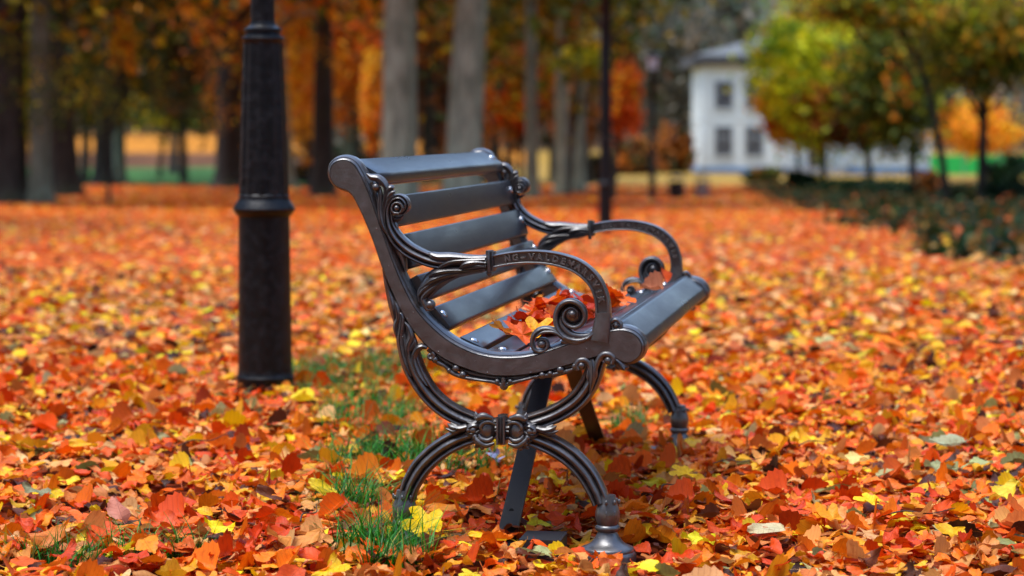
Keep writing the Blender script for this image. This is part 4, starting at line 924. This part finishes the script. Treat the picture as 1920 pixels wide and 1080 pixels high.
# ================================================================ TREES
def tree_trunk(name, path, mat, parent, seg=18, rough=.07, rng=RNG):
    """path: [(x,y,z,r)] local; tapered wandering tube with lobed surface"""
    S_ = spline(path, 5); V = []; Fc = []; ph = rng.uniform(0, 6, 4)
    for i, q in enumerate(S_):
        for j in range(seg):
            t = 2*PI*j/seg; f = 1+rough*(math.sin(3*t+ph[0]+q[2]*.3)+.6*math.sin(5*t+ph[1]-q[2]*.5)+.4*math.sin(9*t+ph[2]+q[2]))
            V.append((q[0]+q[3]*f*math.cos(t), q[1]+q[3]*f*math.sin(t), q[2]))
    for i in range(len(S_)-1):
        for j in range(seg): jj = (j+1) % seg; Fc.append((i*seg+j, i*seg+jj, (i+1)*seg+jj, (i+1)*seg+j))
    Fc.append(tuple((len(S_)-1)*seg+j for j in range(seg)))
    return V, Fc
def limb(p0, p1, r0, r1, bend, rng, seg=8):
    p0, p1 = np.array(p0, float), np.array(p1, float); m = (p0+p1)/2+rng.normal(0, bend, 3); V = []; Fc = []
    Sx = spline([(*p0, r0), (*m, (r0+r1)/2), (*p1, r1)], 4); T = np.gradient(Sx[:, :3], axis=0)
    for i, q in enumerate(Sx):
        t = T[i]/np.linalg.norm(T[i]); a = np.cross(t, [0.31, .2, .93]); a /= np.linalg.norm(a); b = np.cross(t, a)
        for j in range(seg): th = 2*PI*j/seg; V.append(tuple(q[:3]+q[3]*(a*math.cos(th)+b*math.sin(th))))
    for i in range(len(Sx)-1):
        for j in range(seg): jj = (j+1) % seg; Fc.append((i*seg+j, i*seg+jj, (i+1)*seg+jj, (i+1)*seg+j))
    return V, Fc
QUADF = np.array([[0, 1, 2, 3]])
def leafcloud(rng, centre, rad, n_clump, per, size, pal, spread=.22, shell=.55, clumps=None, gain=1.0):
    """leaf-sized faces in clumps spread through an ellipsoid"""
    if clumps is None:
        d = rng.normal(0, 1, (n_clump, 3)); d /= np.linalg.norm(d, axis=1, keepdims=True)
        rr = shell+(1-shell)*rng.random((n_clump, 1)); rr = np.where(rng.random((n_clump, 1)) < .3, rng.random((n_clump, 1)), rr)
        clumps = np.array(centre)+d*rr*np.array(rad)*(1+rng.normal(0, .12, (n_clump, 1)))
    n_clump = len(clumps); n = n_clump*per; ci = np.repeat(np.arange(n_clump), per)
    sp = np.array(rad)*spread*rng.uniform(.6, 1.4, (n_clump, 1))
    p = clumps[ci]+rng.normal(0, 1, (n, 3))*np.minimum(sp, np.mean(rad)*spread*1.4)[ci]
    pw = np.array([w_ for _, w_ in pal], float); pw /= pw.sum(); pc = np.array([lin(c) for c, _ in pal])
    k1 = rng.choice(len(pal), n_clump, p=pw); kk = np.where(rng.random(n) < .68, k1[ci], rng.choice(len(pal), n, p=pw))
    c = pc[kk]*gain*rng.uniform(.45, .95, (n, 1))*rng.uniform(.8, 1.2, (n_clump, 1))[ci]
    R = rot(rng.uniform(0, 2*PI, n), rng.uniform(-1.3, 1.3, n), rng.uniform(-1.3, 1.3, n)); s_ = size*rng.uniform(.6, 1.3, n)
    base = np.array([(0, -.55, 0), (.34, 0, .1), (0, .6, 0), (-.34, 0, .1)])
    V = np.einsum('nij,vj->nvi', R, base)*s_[:, None, None]+p[:, None, :]
    return V.reshape(-1, 3), (np.arange(n)*4)[:, None]+np.arange(4)[None], np.repeat(np.clip(c, 0, .9), 4, 0)
def crown(parent, clouds, name='crown'):
    V = np.concatenate([c[0] for c in clouds]); o_ = np.cumsum([0]+[len(c[0]) for c in clouds]); Fc = np.concatenate([c[1]+k for c, k in zip(clouds, o_)]); C_ = np.concatenate([c[2] for c in clouds])
    return mesh_from(name, V, Fc, M_CROWN, parent, col=C_, smooth=False)

OLV = [((90, 98, 20), 5), ((64, 76, 20), 4), ((150, 134, 20), 2.4), ((214, 170, 24), 1.6), ((120, 66, 20), .8)]
DOL = [((52, 52, 18), 5), ((74, 58, 20), 4), ((110, 80, 20), 2), ((140, 76, 20), 1)]
ORG = [((216, 96, 14), 5), ((226, 130, 18), 4), ((170, 70, 16), 3), ((130, 60, 20), 2)]
AMB = [((226, 150, 20), 5), ((214, 116, 16), 4), ((190, 140, 20), 2), ((130, 76, 20), 1.5)]
RDO = [((222, 110, 16), 5), ((200, 84, 14), 3), ((226, 150, 24), 3), ((130, 100, 24), 3)]
DRB = [((110, 60, 26), 5), ((150, 70, 22), 3), ((70, 44, 26), 4), ((150, 84, 24), 1)]
GRB = [((88, 82, 68), 5), ((72, 72, 62), 5), ((112, 92, 68), 2.5), ((74, 88, 66), 2.5)]
YGR = [((206, 186, 16), 4), ((150, 156, 22), 5), ((96, 122, 26), 4), ((222, 160, 18), 2)]
GRN = [((72, 84, 22), 5), ((104, 108, 22), 4), ((48, 60, 20), 3), ((150, 140, 24), 1.5), ((180, 100, 20), 1)]
BR2 = [((66, 82, 22), 5), ((104, 88, 20), 4), ((178, 124, 24), 2), ((160, 160, 26), 2.4)]
BRO = [((140, 74, 18), 4), ((90, 50, 18), 4), ((176, 100, 22), 2.5), ((60, 60, 22), 3)]
SHR = [((30, 62, 28), 5), ((46, 80, 34), 4), ((24, 46, 24), 4), ((90, 90, 40), 1)]

def big_tree(px, Y, r, lean, mat, lab, pal, lo, hang=0, flare=1.7, limbs=6):
    x = (px-960)/4500*Y; r_ = empty('tree', (x, Y, float(zg(x, Y)))); tag(r_, lab, 'tree', 'tall avenue trees behind the bench')
    H = RNG.uniform(15, 20)
    V, Fc = tree_trunk('trunk', [(0, 0, -.3, r*flare*1.15), (0, 0, .05, r*flare), (.0, 0, .45, r*1.22), (lean*.12, 0, 1.5, r*1.02), (lean*.4, 0, 4, r*.95), (lean*.8, .2, 8, r*.7), (lean, .1, H*.75, r*.3)], mat, r_)
    mb = MB(); mb.add(V, Fc)
    tips = []
    for k in range(limbs):
        a = RNG.uniform(0, 2*PI); z0 = RNG.uniform(5.6, 9.5); Lh = RNG.uniform(2.5, 4.5)
        p0 = (lean*.4*z0/4, 0, z0); p1 = (p0[0]+Lh*math.cos(a), Lh*math.sin(a), z0+RNG.uniform(.5, 3)); tips.append(p1)
        V, Fc = limb(p0, p1, r*.32, r*.06, .25, RNG); mb.add(V, Fc)
    mesh_from('trunk', mb.v, mb.f, mat, r_, sharp=0)
    cl_ = [leafcloud(RNG, (lean*.6, 0, (lo+H)/2+.5), (6.2, 5.6, (H-lo)/2), 130, 64, .36, pal, .16, gain=1.25)]
    if hang:
        cc = np.stack([RNG.uniform(-3.0, 3.0, hang), RNG.uniform(-2.5, 2.0, hang), lo-RNG.uniform(0, 1, hang)**1.5*2.2], 1)
        cl_.append(leafcloud(RNG, (0, 0, 0), (1.5, 1.5, 1.8), 0, 20, .13, pal, .15, clumps=cc, gain=1.8))
    crown(r_, cl_)
T = [ # px, Y, radius, lean, bark, label, palette, crown bottom, hanging clumps
 (14, 60, .40, .3, M_BARK_D, 'dark tree trunk cut by the left edge of the view', OLV, 4.2, 60),
 (75, 60, .25, .1, M_BARK_G, 'slim grey trunk, second from the left edge', OLV, 4.2, 50),
 (120, 76, .48, -.3, M_BARK_D, 'broad dark trunk with flared roots, third from the left edge', OLV, 4.6, 50),
 (196, 108, .42, .2, M_BARK_D, 'far dark trunk left of the gap where the ochre field shows', DOL, 5, 30),
 (224, 116, .30, .1, M_BARK_G, 'thin grey trunk close behind the far dark one on the left', DOL, 5.5, 20),
 (427, 98, .50, .2, M_BARK_D, 'dark trunk just left of the large lamp post', DOL, 5, 40),
 (537, 92, .30, -.4, M_BARK_G, 'grey trunk half hidden by the large lamp post', AMB, 4.5, 30),
 (606, 74, .30, .1, M_BARK_D, 'brown trunk left of the top of the bench', AMB, 4.6, 20),
 (748, 52, .36, .05, M_BARK_P, 'pale grey trunk rising behind the top slat, left one of the two widest', OLV, 5.2, 0),
 (868, 52, .36, .45, M_BARK_P, 'pale grey slightly leaning trunk, right one of the two widest', OLV, 5.2, 0),
 (998, 68, .17, -.1, M_BARK_G, 'slim grey trunk behind the far end of the backrest', OLV, 4.4, 16),
 (1053, 84, .22, .0, M_BARK_P, 'left one of the twin pale trunks near the middle lamp post', OLV, 5, 16),
 (1086, 90, .20, .1, M_BARK_P, 'right one of the twin pale trunks near the middle lamp post', OLV, 5, 16),
 (800, 120, .26, .2, M_BARK_D, 'far dark trunk seen between the two widest pale trunks', DRB, 5, 20),
 (655, 120, .26, -.2, M_BARK_G, 'far grey trunk left of the two widest pale trunks', ORG, 5, 20),
 (930, 112, .24, -.2, M_BARK_D, 'far dark trunk just right of the leaning pale trunk', BRO, 5, 20),
 (326, 150, .24, .1, M_BARK_D, 'small far trunk standing alone before the ochre field', DOL, 4.5, 20)]
for t in T: big_tree(*t)
# unseen tall trees added beside and behind the viewer to darken the reflections
for k, (x_, y_, r0_) in enumerate([(13, 34, .3), (19, 44, .35), (17, 26, .3), (24, 34, .35), (20, 16, .3), (-14, -7, .35), (-7, -15, .3), (1, -19, .35), (8, -16, .3), (15, -9, .35), (-19, 6, .35), (-17, 20, .3), (-14, 30, .3)]):
    big_tree(960+x_/y_*4500, y_, r0_, .2, M_BARK_D, ['park tree standing outside the view on the right', 'park tree standing behind the viewer', 'park tree standing outside the view on the left'][0 if k < 5 else 1 if k < 10 else 2], [BRO, OLV, DOL][k % 3], 3.4)


def bushy_tree(name, px, py, rx, ry, Y, pal, lab, trunk_px=None, tr=.09, size=None, n=70, per=40, base=None, group=None, cat='tree', spread=.2, gain=1.3):
    """crown centre and radii given where it stands at distance Y"""
    X_ = lambda q: (q-960)/4500*Y
    zc = .915+(238-py)/4500*Y*1.0; tx = X_(trunk_px if trunk_px is not None else px); gz = float(zg(tx, Y))
    r_ = empty(name, (tx, Y, gz)); tag(r_, lab, cat, group)
    Rx, Rz = rx/4500*Y, ry/4500*Y; Ry = min(max(Rx, Rz), 3.5); cx = X_(px)-tx; cz = zc-gz
    sz = size or max(.11, .0030*Y)
    mb = MB()
    top = max(cz, .4); m = MB()
    V, Fc = tree_trunk('trunk', [(0, 0, -.2, tr*1.6), (0, 0, .1, tr*1.15), (cx*.1, 0, top*.3, tr), (cx*.35, .05, top*.65, tr*.8), (cx*.8, 0, top, tr*.45), (cx, 0, top+Rz*.5, tr*.15)], None, r_, 10, .05); mb.add(V, Fc)
    for k in range(7):
        a = RNG.uniform(0, 2*PI); f = RNG.uniform(.45, .9); p0 = (cx*f*.8, 0, top*f); p1 = (cx+Rx*.75*math.cos(a), Ry*.7*math.sin(a), cz+Rz*RNG.uniform(-.6, .6)); V, Fc = limb(p0, p1, tr*.4, tr*.1, .1, RNG, 6); mb.add(V, Fc)
    mesh_from('trunk', mb.v, mb.f, M_BARK_D, r_, sharp=0)
    crown(r_, [leafcloud(RNG, (cx, 0, cz), (Rx, Ry, Rz), n, per, sz, pal, spread, gain=gain)], 'crown')
BG = [
 (238, 85, 22, 55, 60, AMB, 'small amber tree between the dark trunks on the left', 205, .05, 16, 26),
 (330, 90, 120, 130, 118, DOL, 'dark olive tree filling the gap left of the large lamp post', 345, .2, 90, 44),
 (330, 205, 105, 48, 135, OLV, 'low olive tree behind the dark gap on the left', 300, .14, 60, 40),
 (180, 130, 90, 120, 112, DOL, 'dark olive tree behind the left trunks', 160, .2, 70, 40),
 (50, 150, 80, 120, 105, OLV, 'olive yellow tree behind the leftmost trunks', 45, .2, 70, 40),
 (440, 120, 55, 170, 108, BRO, 'orange brown tree just left of the large lamp post', 455, .15, 70, 40),
 (572, 120, 45, 170, 96, AMB, 'amber yellow tree just right of the large lamp post', 580, .14, 80, 44),
 (655, 90, 65, 130, 112, ORG, 'orange tree left of the two widest pale trunks', 672, .16, 80, 44),
 (702, 190, 22, 75, 84, AMB, 'narrow amber tree against the left pale trunk', 700, .07, 40, 36),
 (640, 255, 85, 50, 140, GRB, 'low grey brown tree behind the bench roll', 620, .12, 60, 40),
 (812, 110, 55, 170, 125, DRB, 'dark red brown tree between the two widest pale trunks', 820, .18, 80, 44),
 (950, 50, 70, 90, 112, OLV, 'olive tree high right of the leaning pale trunk', 955, .16, 70, 40),
 (975, 175, 62, 75, 92, RDO, 'red orange tree over the far end of the backrest', 975, .10, 70, 44),
 (880, 230, 60, 80, 135, BRO, 'dull brown tree low behind the leaning pale trunk', 890, .12, 60, 40),
 (1050, 90, 60, 130, 122, OLV, 'olive tree behind the twin pale trunks', 1035, .16, 80, 40),
 (1085, 15, 34, 44, 100, RDO, 'red tree crown left of the middle lamp post near the top', 1075, .09, 60, 40),
 (1098, 118, 46, 26, 74, YGR, 'yellow bough tree beside the middle lamp post', 1066, .07, 36, 40),
 (1085, 200, 55, 75, 110, BRO, 'brown olive tree low behind the twin pale trunks', 1105, .12, 60, 40),
 (1170, 185, 28, 62, 66, ORG, 'bright orange tree with drooping leaves just right of the middle lamp post', 1150, .07, 60, 40),
 (1152, 85, 30, 50, 100, DRB, 'dull red brown tree behind the middle lamp post', 1150, .09, 60, 36),
 (1262, 285, 36, 50, 150, BRO, 'low grey tree between lamp post and house', 1270, .12, 50, 36),
 (1190, 300, 40, 36, 145, BRO, 'dull brown bush tree behind the two lamp posts', 1190, .12, 50, 36),
 (1270, 130, 95, 120, 195, GRB, 'bare grey brown tree left of the house roof', 1275, .3, 90, 44),
 (1215, 60, 80, 130, 210, GRB, 'bare grey brown tree behind the far lantern', 1200, .3, 90, 40),
 (1350, 40, 70, 100, 230, GRB, 'tall bare grey brown tree above the left end of the house', 1345, .3, 90, 40)]
for px, py, rx, ry, Y, pal, lab, tpx, tr, n, per in BG: bushy_tree('tree', px, py, rx, ry, Y, pal, lab, tpx, tr, None, n, per, group='trees beyond the avenue', gain=2.0 if pal in (GRB, AMB, ORG, YGR) else 1.7)  # the gain on the grey trees also paints in their haze
RT = [
 (1530, 130, 105, 135, 88, YGR, 'yellow green young tree before the left part of the house', 1545, .12, 130, 60),
 (1470, 205, 48, 62, 92, AMB, 'amber young tree hiding the middle of the house', 1500, .08, 60, 46),
 (1690, 140, 105, 125, 82, GRN, 'dark green young tree, its thin trunk before the right wing of the house', 1712, .13, 130, 60),
 (1600, 215, 90, 55, 86, BRO, 'low brown green young tree between the yellow green and the dark green one', 1633, .12, 90, 50),
 (1850, 75, 125, 95, 58, BR2, 'dark brown orange tree with a straight trunk at the upper right', 1840, .12, 120, 60),
 (1640, 5, 150, 45, 56, BR2, 'brown orange tree along the top edge above the young trees', 1775, .09, 90, 50),
 (1830, 240, 75, 42, 128, AMB, 'low bright amber tree before the green hoarding', 1845, .10, 60, 46)]
for px, py, rx, ry, Y, pal, lab, tpx, tr, n, per in RT: bushy_tree('tree', px, py, rx, ry, Y, pal, lab, tpx, tr, None, n, per, group='young trees by the house', gain=2.3)

def shrub(px, yb, w_, h_, Y, pal, lab):
    X_ = (px-960)/4500*Y; gz = float(zg(X_, Y)); r_ = empty('shrub', (X_, Y, gz)); tag(r_, lab, 'shrub', 'low shrubs below the young trees')
    W_, H_ = w_/4500*Y/2, h_/4500*Y
    mb = MB()
    for k in range(6):
        a = RNG.uniform(0, 6.3); V, Fc = limb((0, 0, -.05), (W_*.6*math.cos(a), .5*math.sin(a), H_*.7), .02, .006, .03, RNG, 5); mb.add(V, Fc)
    mesh_from('stem', mb.v, mb.f, M_BARK_D, r_, sharp=0)
    crown(r_, [leafcloud(RNG, (0, 0, H_*.5), (W_, max(.5, W_*.6), H_*.5), 40, 34, .0024*Y, pal, .22, .4)], 'foliage')
for a in [(1503, 358, 50, 34, 88, SHR, 'small dark round shrub at the left end of the shrub row'), (1575, 372, 110, 34, 76, SHR, 'wide low dark green shrub below the yellow green tree'),
          (1668, 372, 95, 38, 72, SHR, 'dark green shrub at the foot of the two thin trunks'), (1745, 376, 50, 52, 70, BRO, 'brown withered shrub right of the thin trunks'),
          (1800, 385, 80, 36, 60, SHR, 'dark shrub left of the straight trunk'), (1885, 388, 90, 46, 58, SHR, 'dark green shrub in the right edge of the view, below the brown tree'),
          (1885, 330, 90, 60, 100, SHR, 'dark evergreen shrub before the green hoarding'), (1430, 345, 60, 26, 120, GRN, 'low green shrub at the steps of the house'),
          (620, 330, 70, 40, 128, DOL, 'dark low shrub behind the brown trunk'), (690, 328, 60, 40, 132, DOL, 'dark low shrub left of the widest pale trunks'), (905, 330, 90, 50, 124, DOL, 'dark shrub behind the backrest'), (1120, 335, 80, 44, 118, DOL, 'dark shrub behind the middle lamp post'),
          (560, 330, 50, 30, 122, DOL, 'dark low shrub just right of the large lamp post')]: shrub(*a)

# ground cover on the right and far wood on the hill
n = 6000; x = RNG.uniform(3, 28, n*3); y = RNG.uniform(19, 108, n*3); ok = in_ivy(x, y) & (x < .235*y+2); x, y = x[ok][:n*2], y[ok][:n*2]
cc = np.stack([x, y, zg(x, y)+.05], 1)
V, Fc, C_ = leafcloud(RNG, (0, 0, 0), (.5, .5, .16), 0, 8, .12, SHR+[((150, 110, 50), 2.5), ((190, 90, 30), 1.5)], .5, clumps=cc[:6500])
o = mesh_from('ground_cover', V, Fc, M_CROWN, col=C_, smooth=False); tag(o, 'dark green creeping ground cover with scattered leaves under the young trees', 'ground cover', kind='stuff')
n = 1700; y = RNG.uniform(206, 430, n*2); x = RNG.uniform(-.26, .26, n*2)*y; ok = ~((x > 8) & (x < 32) & (y < 222)); x, y = x[ok][:n], y[ok][:n]
hh = RNG.uniform(0, 9, len(x)); cc = np.stack([x, y, zg(x, y)+1+hh], 1); lf = x < .03*y
V1, F1, C1 = leafcloud(RNG, (0, 0, 0), (7, 7, 7), 0, 34, 1.25, DOL+[((120, 80, 30), 3), ((90, 60, 30), 3)], .32, clumps=cc[lf])
V2, F2, C2 = leafcloud(RNG, (0, 0, 0), (7, 7, 7), 0, 34, 1.25, GRB+[((92, 110, 84), 1.5), ((120, 84, 74), 1)], .32, clumps=cc[~lf], gain=3.0)  # right side lightened: the hill's haze is put into the leaf colour
o = mesh_from('far_wood', np.concatenate([V1, V2]), np.concatenate([F1, F2+len(V1)]), M_CROWN, col=np.concatenate([C1, C2]), smooth=False); tag(o, 'far wood covering the hillside behind the park', 'wood', kind='stuff')

n = 1500; a = RNG.uniform(math.radians(24), math.radians(336), n); rr_ = RNG.uniform(48, 85, n); x = rr_*np.sin(a); y = rr_*np.cos(a); hh = RNG.random(n)**.8*17  # tree belt added out of view, darkens the low sky that the metal reflects
cc = np.stack([x, y, zg(x, np.maximum(y, 0))+hh], 1)
V, Fc, C_ = leafcloud(RNG, (0, 0, 0), (4.5, 4.5, 3.5), 0, 46, .95, OLV+BRO+DOL, .34, clumps=cc, gain=.8)
o = mesh_from('park_wood', V, Fc, M_CROWN, col=C_, smooth=False); tag(o, 'autumn wood closing the park on both sides and behind the viewer', 'wood', kind='stuff')

# ================================================================ HOUSE
M_WALL = simple('white_boards', (.60, .62, .57), .8, bump=.2, bscale=4, var=.10, vscale=.4); M_ROOF = simple('roof_slate', (.11, .115, .11), .8, bump=.5, bscale=6, var=.25, vscale=1.5)
M_EAVE = simple('eave_dark_paint', (.045, .042, .04), .8); M_FRAME = simple('window_frame', (.42, .44, .42), .6); M_PANE = simple('window_pane', (.03, .028, .035), .12, spec=.7)
M_PLINTH = simple('blue_plinth', (.10, .20, .34), .8, var=.1); M_RED = simple('red_brick', (.42, .06, .06), .8); M_DOOR = simple('door_wood', (.08, .05, .05), .6)
HX0, HX1, HY, GZ = 11.95, 26.1, 150.0, float(zg(19, 150))
house = empty('house', (HX0, HY, GZ)); tag(house, 'white two storey house with grey hipped roof and blue plinth behind the young trees', 'house')
Wd = HX1-HX0; TOP = 4.75-GZ
mb = MB(); mb.box(0, Wd, 0, 10, .42, TOP-.003); mb.box(-.03, Wd+.03, -.06, 10.03, TOP*.49, TOP*.49+.14)
for q in (0, 4.6, 9.4, Wd-.28): mb.box(q-.02, q+.30, -.08, .1, .42, TOP-.01)
mb.build('wall', M_WALL, house, smooth=False)
mb = MB(); mb.box(-.06, Wd+.06, -.10, 10.06, -.3, .42); mb.build('plinth', M_PLINTH, house, smooth=False)
mb = MB(); mb.add([(-.7, -.7, TOP), (Wd+.7, -.7, TOP), (Wd+.7, 10.7, TOP), (-.7, 10.7, TOP), (-.7, -.7, TOP+.60), (Wd+.7, -.7, TOP+.60), (Wd+.7, 10.7, TOP+.60), (-.7, 10.7, TOP+.60)],
    [(3, 2, 1, 0), (0, 1, 5, 4), (1, 2, 6, 5), (2, 3, 7, 6), (3, 0, 4, 7)]); mb.build('eave', M_EAVE, house, smooth=False)
mb = MB(); mb.add([(-.7, -.7, TOP+.603), (Wd+.7, -.7, TOP+.603), (Wd+.7, 10.7, TOP+.603), (-.7, 10.7, TOP+.603), (4.0, 5, TOP+1.9), (Wd-4.0, 5, TOP+1.9)], [(0, 1, 5, 4), (1, 2, 5), (2, 3, 4, 5), (3, 0, 4), (3, 2, 1, 0)])
rf = mb.build('roof', M_ROOF, house, smooth=False)
mb = MB(); mb.box(3.6, 4.9, 3.6, 4.8, TOP+.9, TOP+1.95); mb.build('dormer', M_WALL, rf, smooth=False)
mb = MB(); mb.box(3.9, 4.9, 4.0, 4.7, TOP+1.952, TOP+2.6); mb.box(3.8, 5.0, 3.9, 4.8, TOP+2.6, TOP+2.7); mb.build('chimney', M_RED, rf, smooth=False)
def window(cx, z0, w_, h_):
    mb = MB()
    for a in ((cx-w_/2-.10, cx-w_/2, z0-.1, z0+h_+.12), (cx+w_/2, cx+w_/2+.10, z0-.1, z0+h_+.12)): mb.box(a[0], a[1], -.09, .02, a[2], a[3])
    mb.box(cx-w_/2, cx+w_/2, -.09, .02, z0-.1, z0); mb.box(cx-w_/2, cx+w_/2, -.09, .02, z0+h_, z0+h_+.12)
    mb.box(cx-w_/2-.15, cx+w_/2+.15, -.16, -.09, z0-.14, z0-.07); mb.box(cx-.03, cx+.03, -.07, -.03, z0, z0+h_); mb.box(cx-w_/2, cx+w_/2, -.068, -.032, z0+h_*.62, z0+h_*.62+.05)
    f = mb.build('window', M_FRAME, house, smooth=False); m = MB(); m.box(cx-w_/2, cx+w_/2, -.03, -.004, z0, z0+h_); m.build('pane', M_PANE, f, smooth=False)
for cx in (1.25, 3.15, 10.0, 11.6, 13.2): window(cx, .42+.75, 1.0, 1.75); window(cx, .42+.75+2.95, 1.0, 1.6)
for cx in (5.6, 7.0, 8.4): window(cx, .42+.75+2.95, .9, 1.5)
mb = MB(); mb.box(6.35, 7.65, -.05, .01, .42, 2.75); d_ = mb.build('door', M_DOOR, house, smooth=False)
mb = MB(); mb.ball((7.45, -.09, 1.45), .05, 8, 6); mb.build('handle', M_BOLT, d_)
mb = MB()
for k in range(4): mb.box(5.6, 8.4, -1.2-.3*k, -1.2-.3*k+.3, -.3, .40-.1*k)
mb.box(5.2, 8.8, -1.2+.3, -.11, -.3, .415); mb.build('steps', M_CONC, house, smooth=False)
mb = MB()
for q in (5.3, 6.3, 7.7, 8.7): mb.lathe([(.11, .42), (.10, .5), (.09, 2.7), (.12, 2.8)], q, -.85, 12)
mb.box(5.1, 8.9, -1.05, -.11, 2.8, 3.05); mb.build('porch', M_FRAME, house, smooth=False)

# green hoarding right of the house
M_GREEN = simple('green_hoarding', (.01, .42, .06), .6, bump=.2, bscale=3); M_POST = simple('hoarding_post', (.2, .22, .2), .6)
hr = empty('hoarding', (24.329, 140, float(zg(25, 140)))); tag(hr, 'bright green fabric hoarding right of the house', 'fence')
mb = MB()
for k in range(5): mb.box(k*2.0+.03, k*2.0+1.97, 0, .03, .12, 1.25)
mb.build('panel', M_GREEN, hr, smooth=False)
for k in range(6):
    mb = MB(); mb.box(k*2.0-.03, k*2.0+.03, -.02, .04, -.3, 1.4); mb.build('post', M_POST, hr, smooth=False)
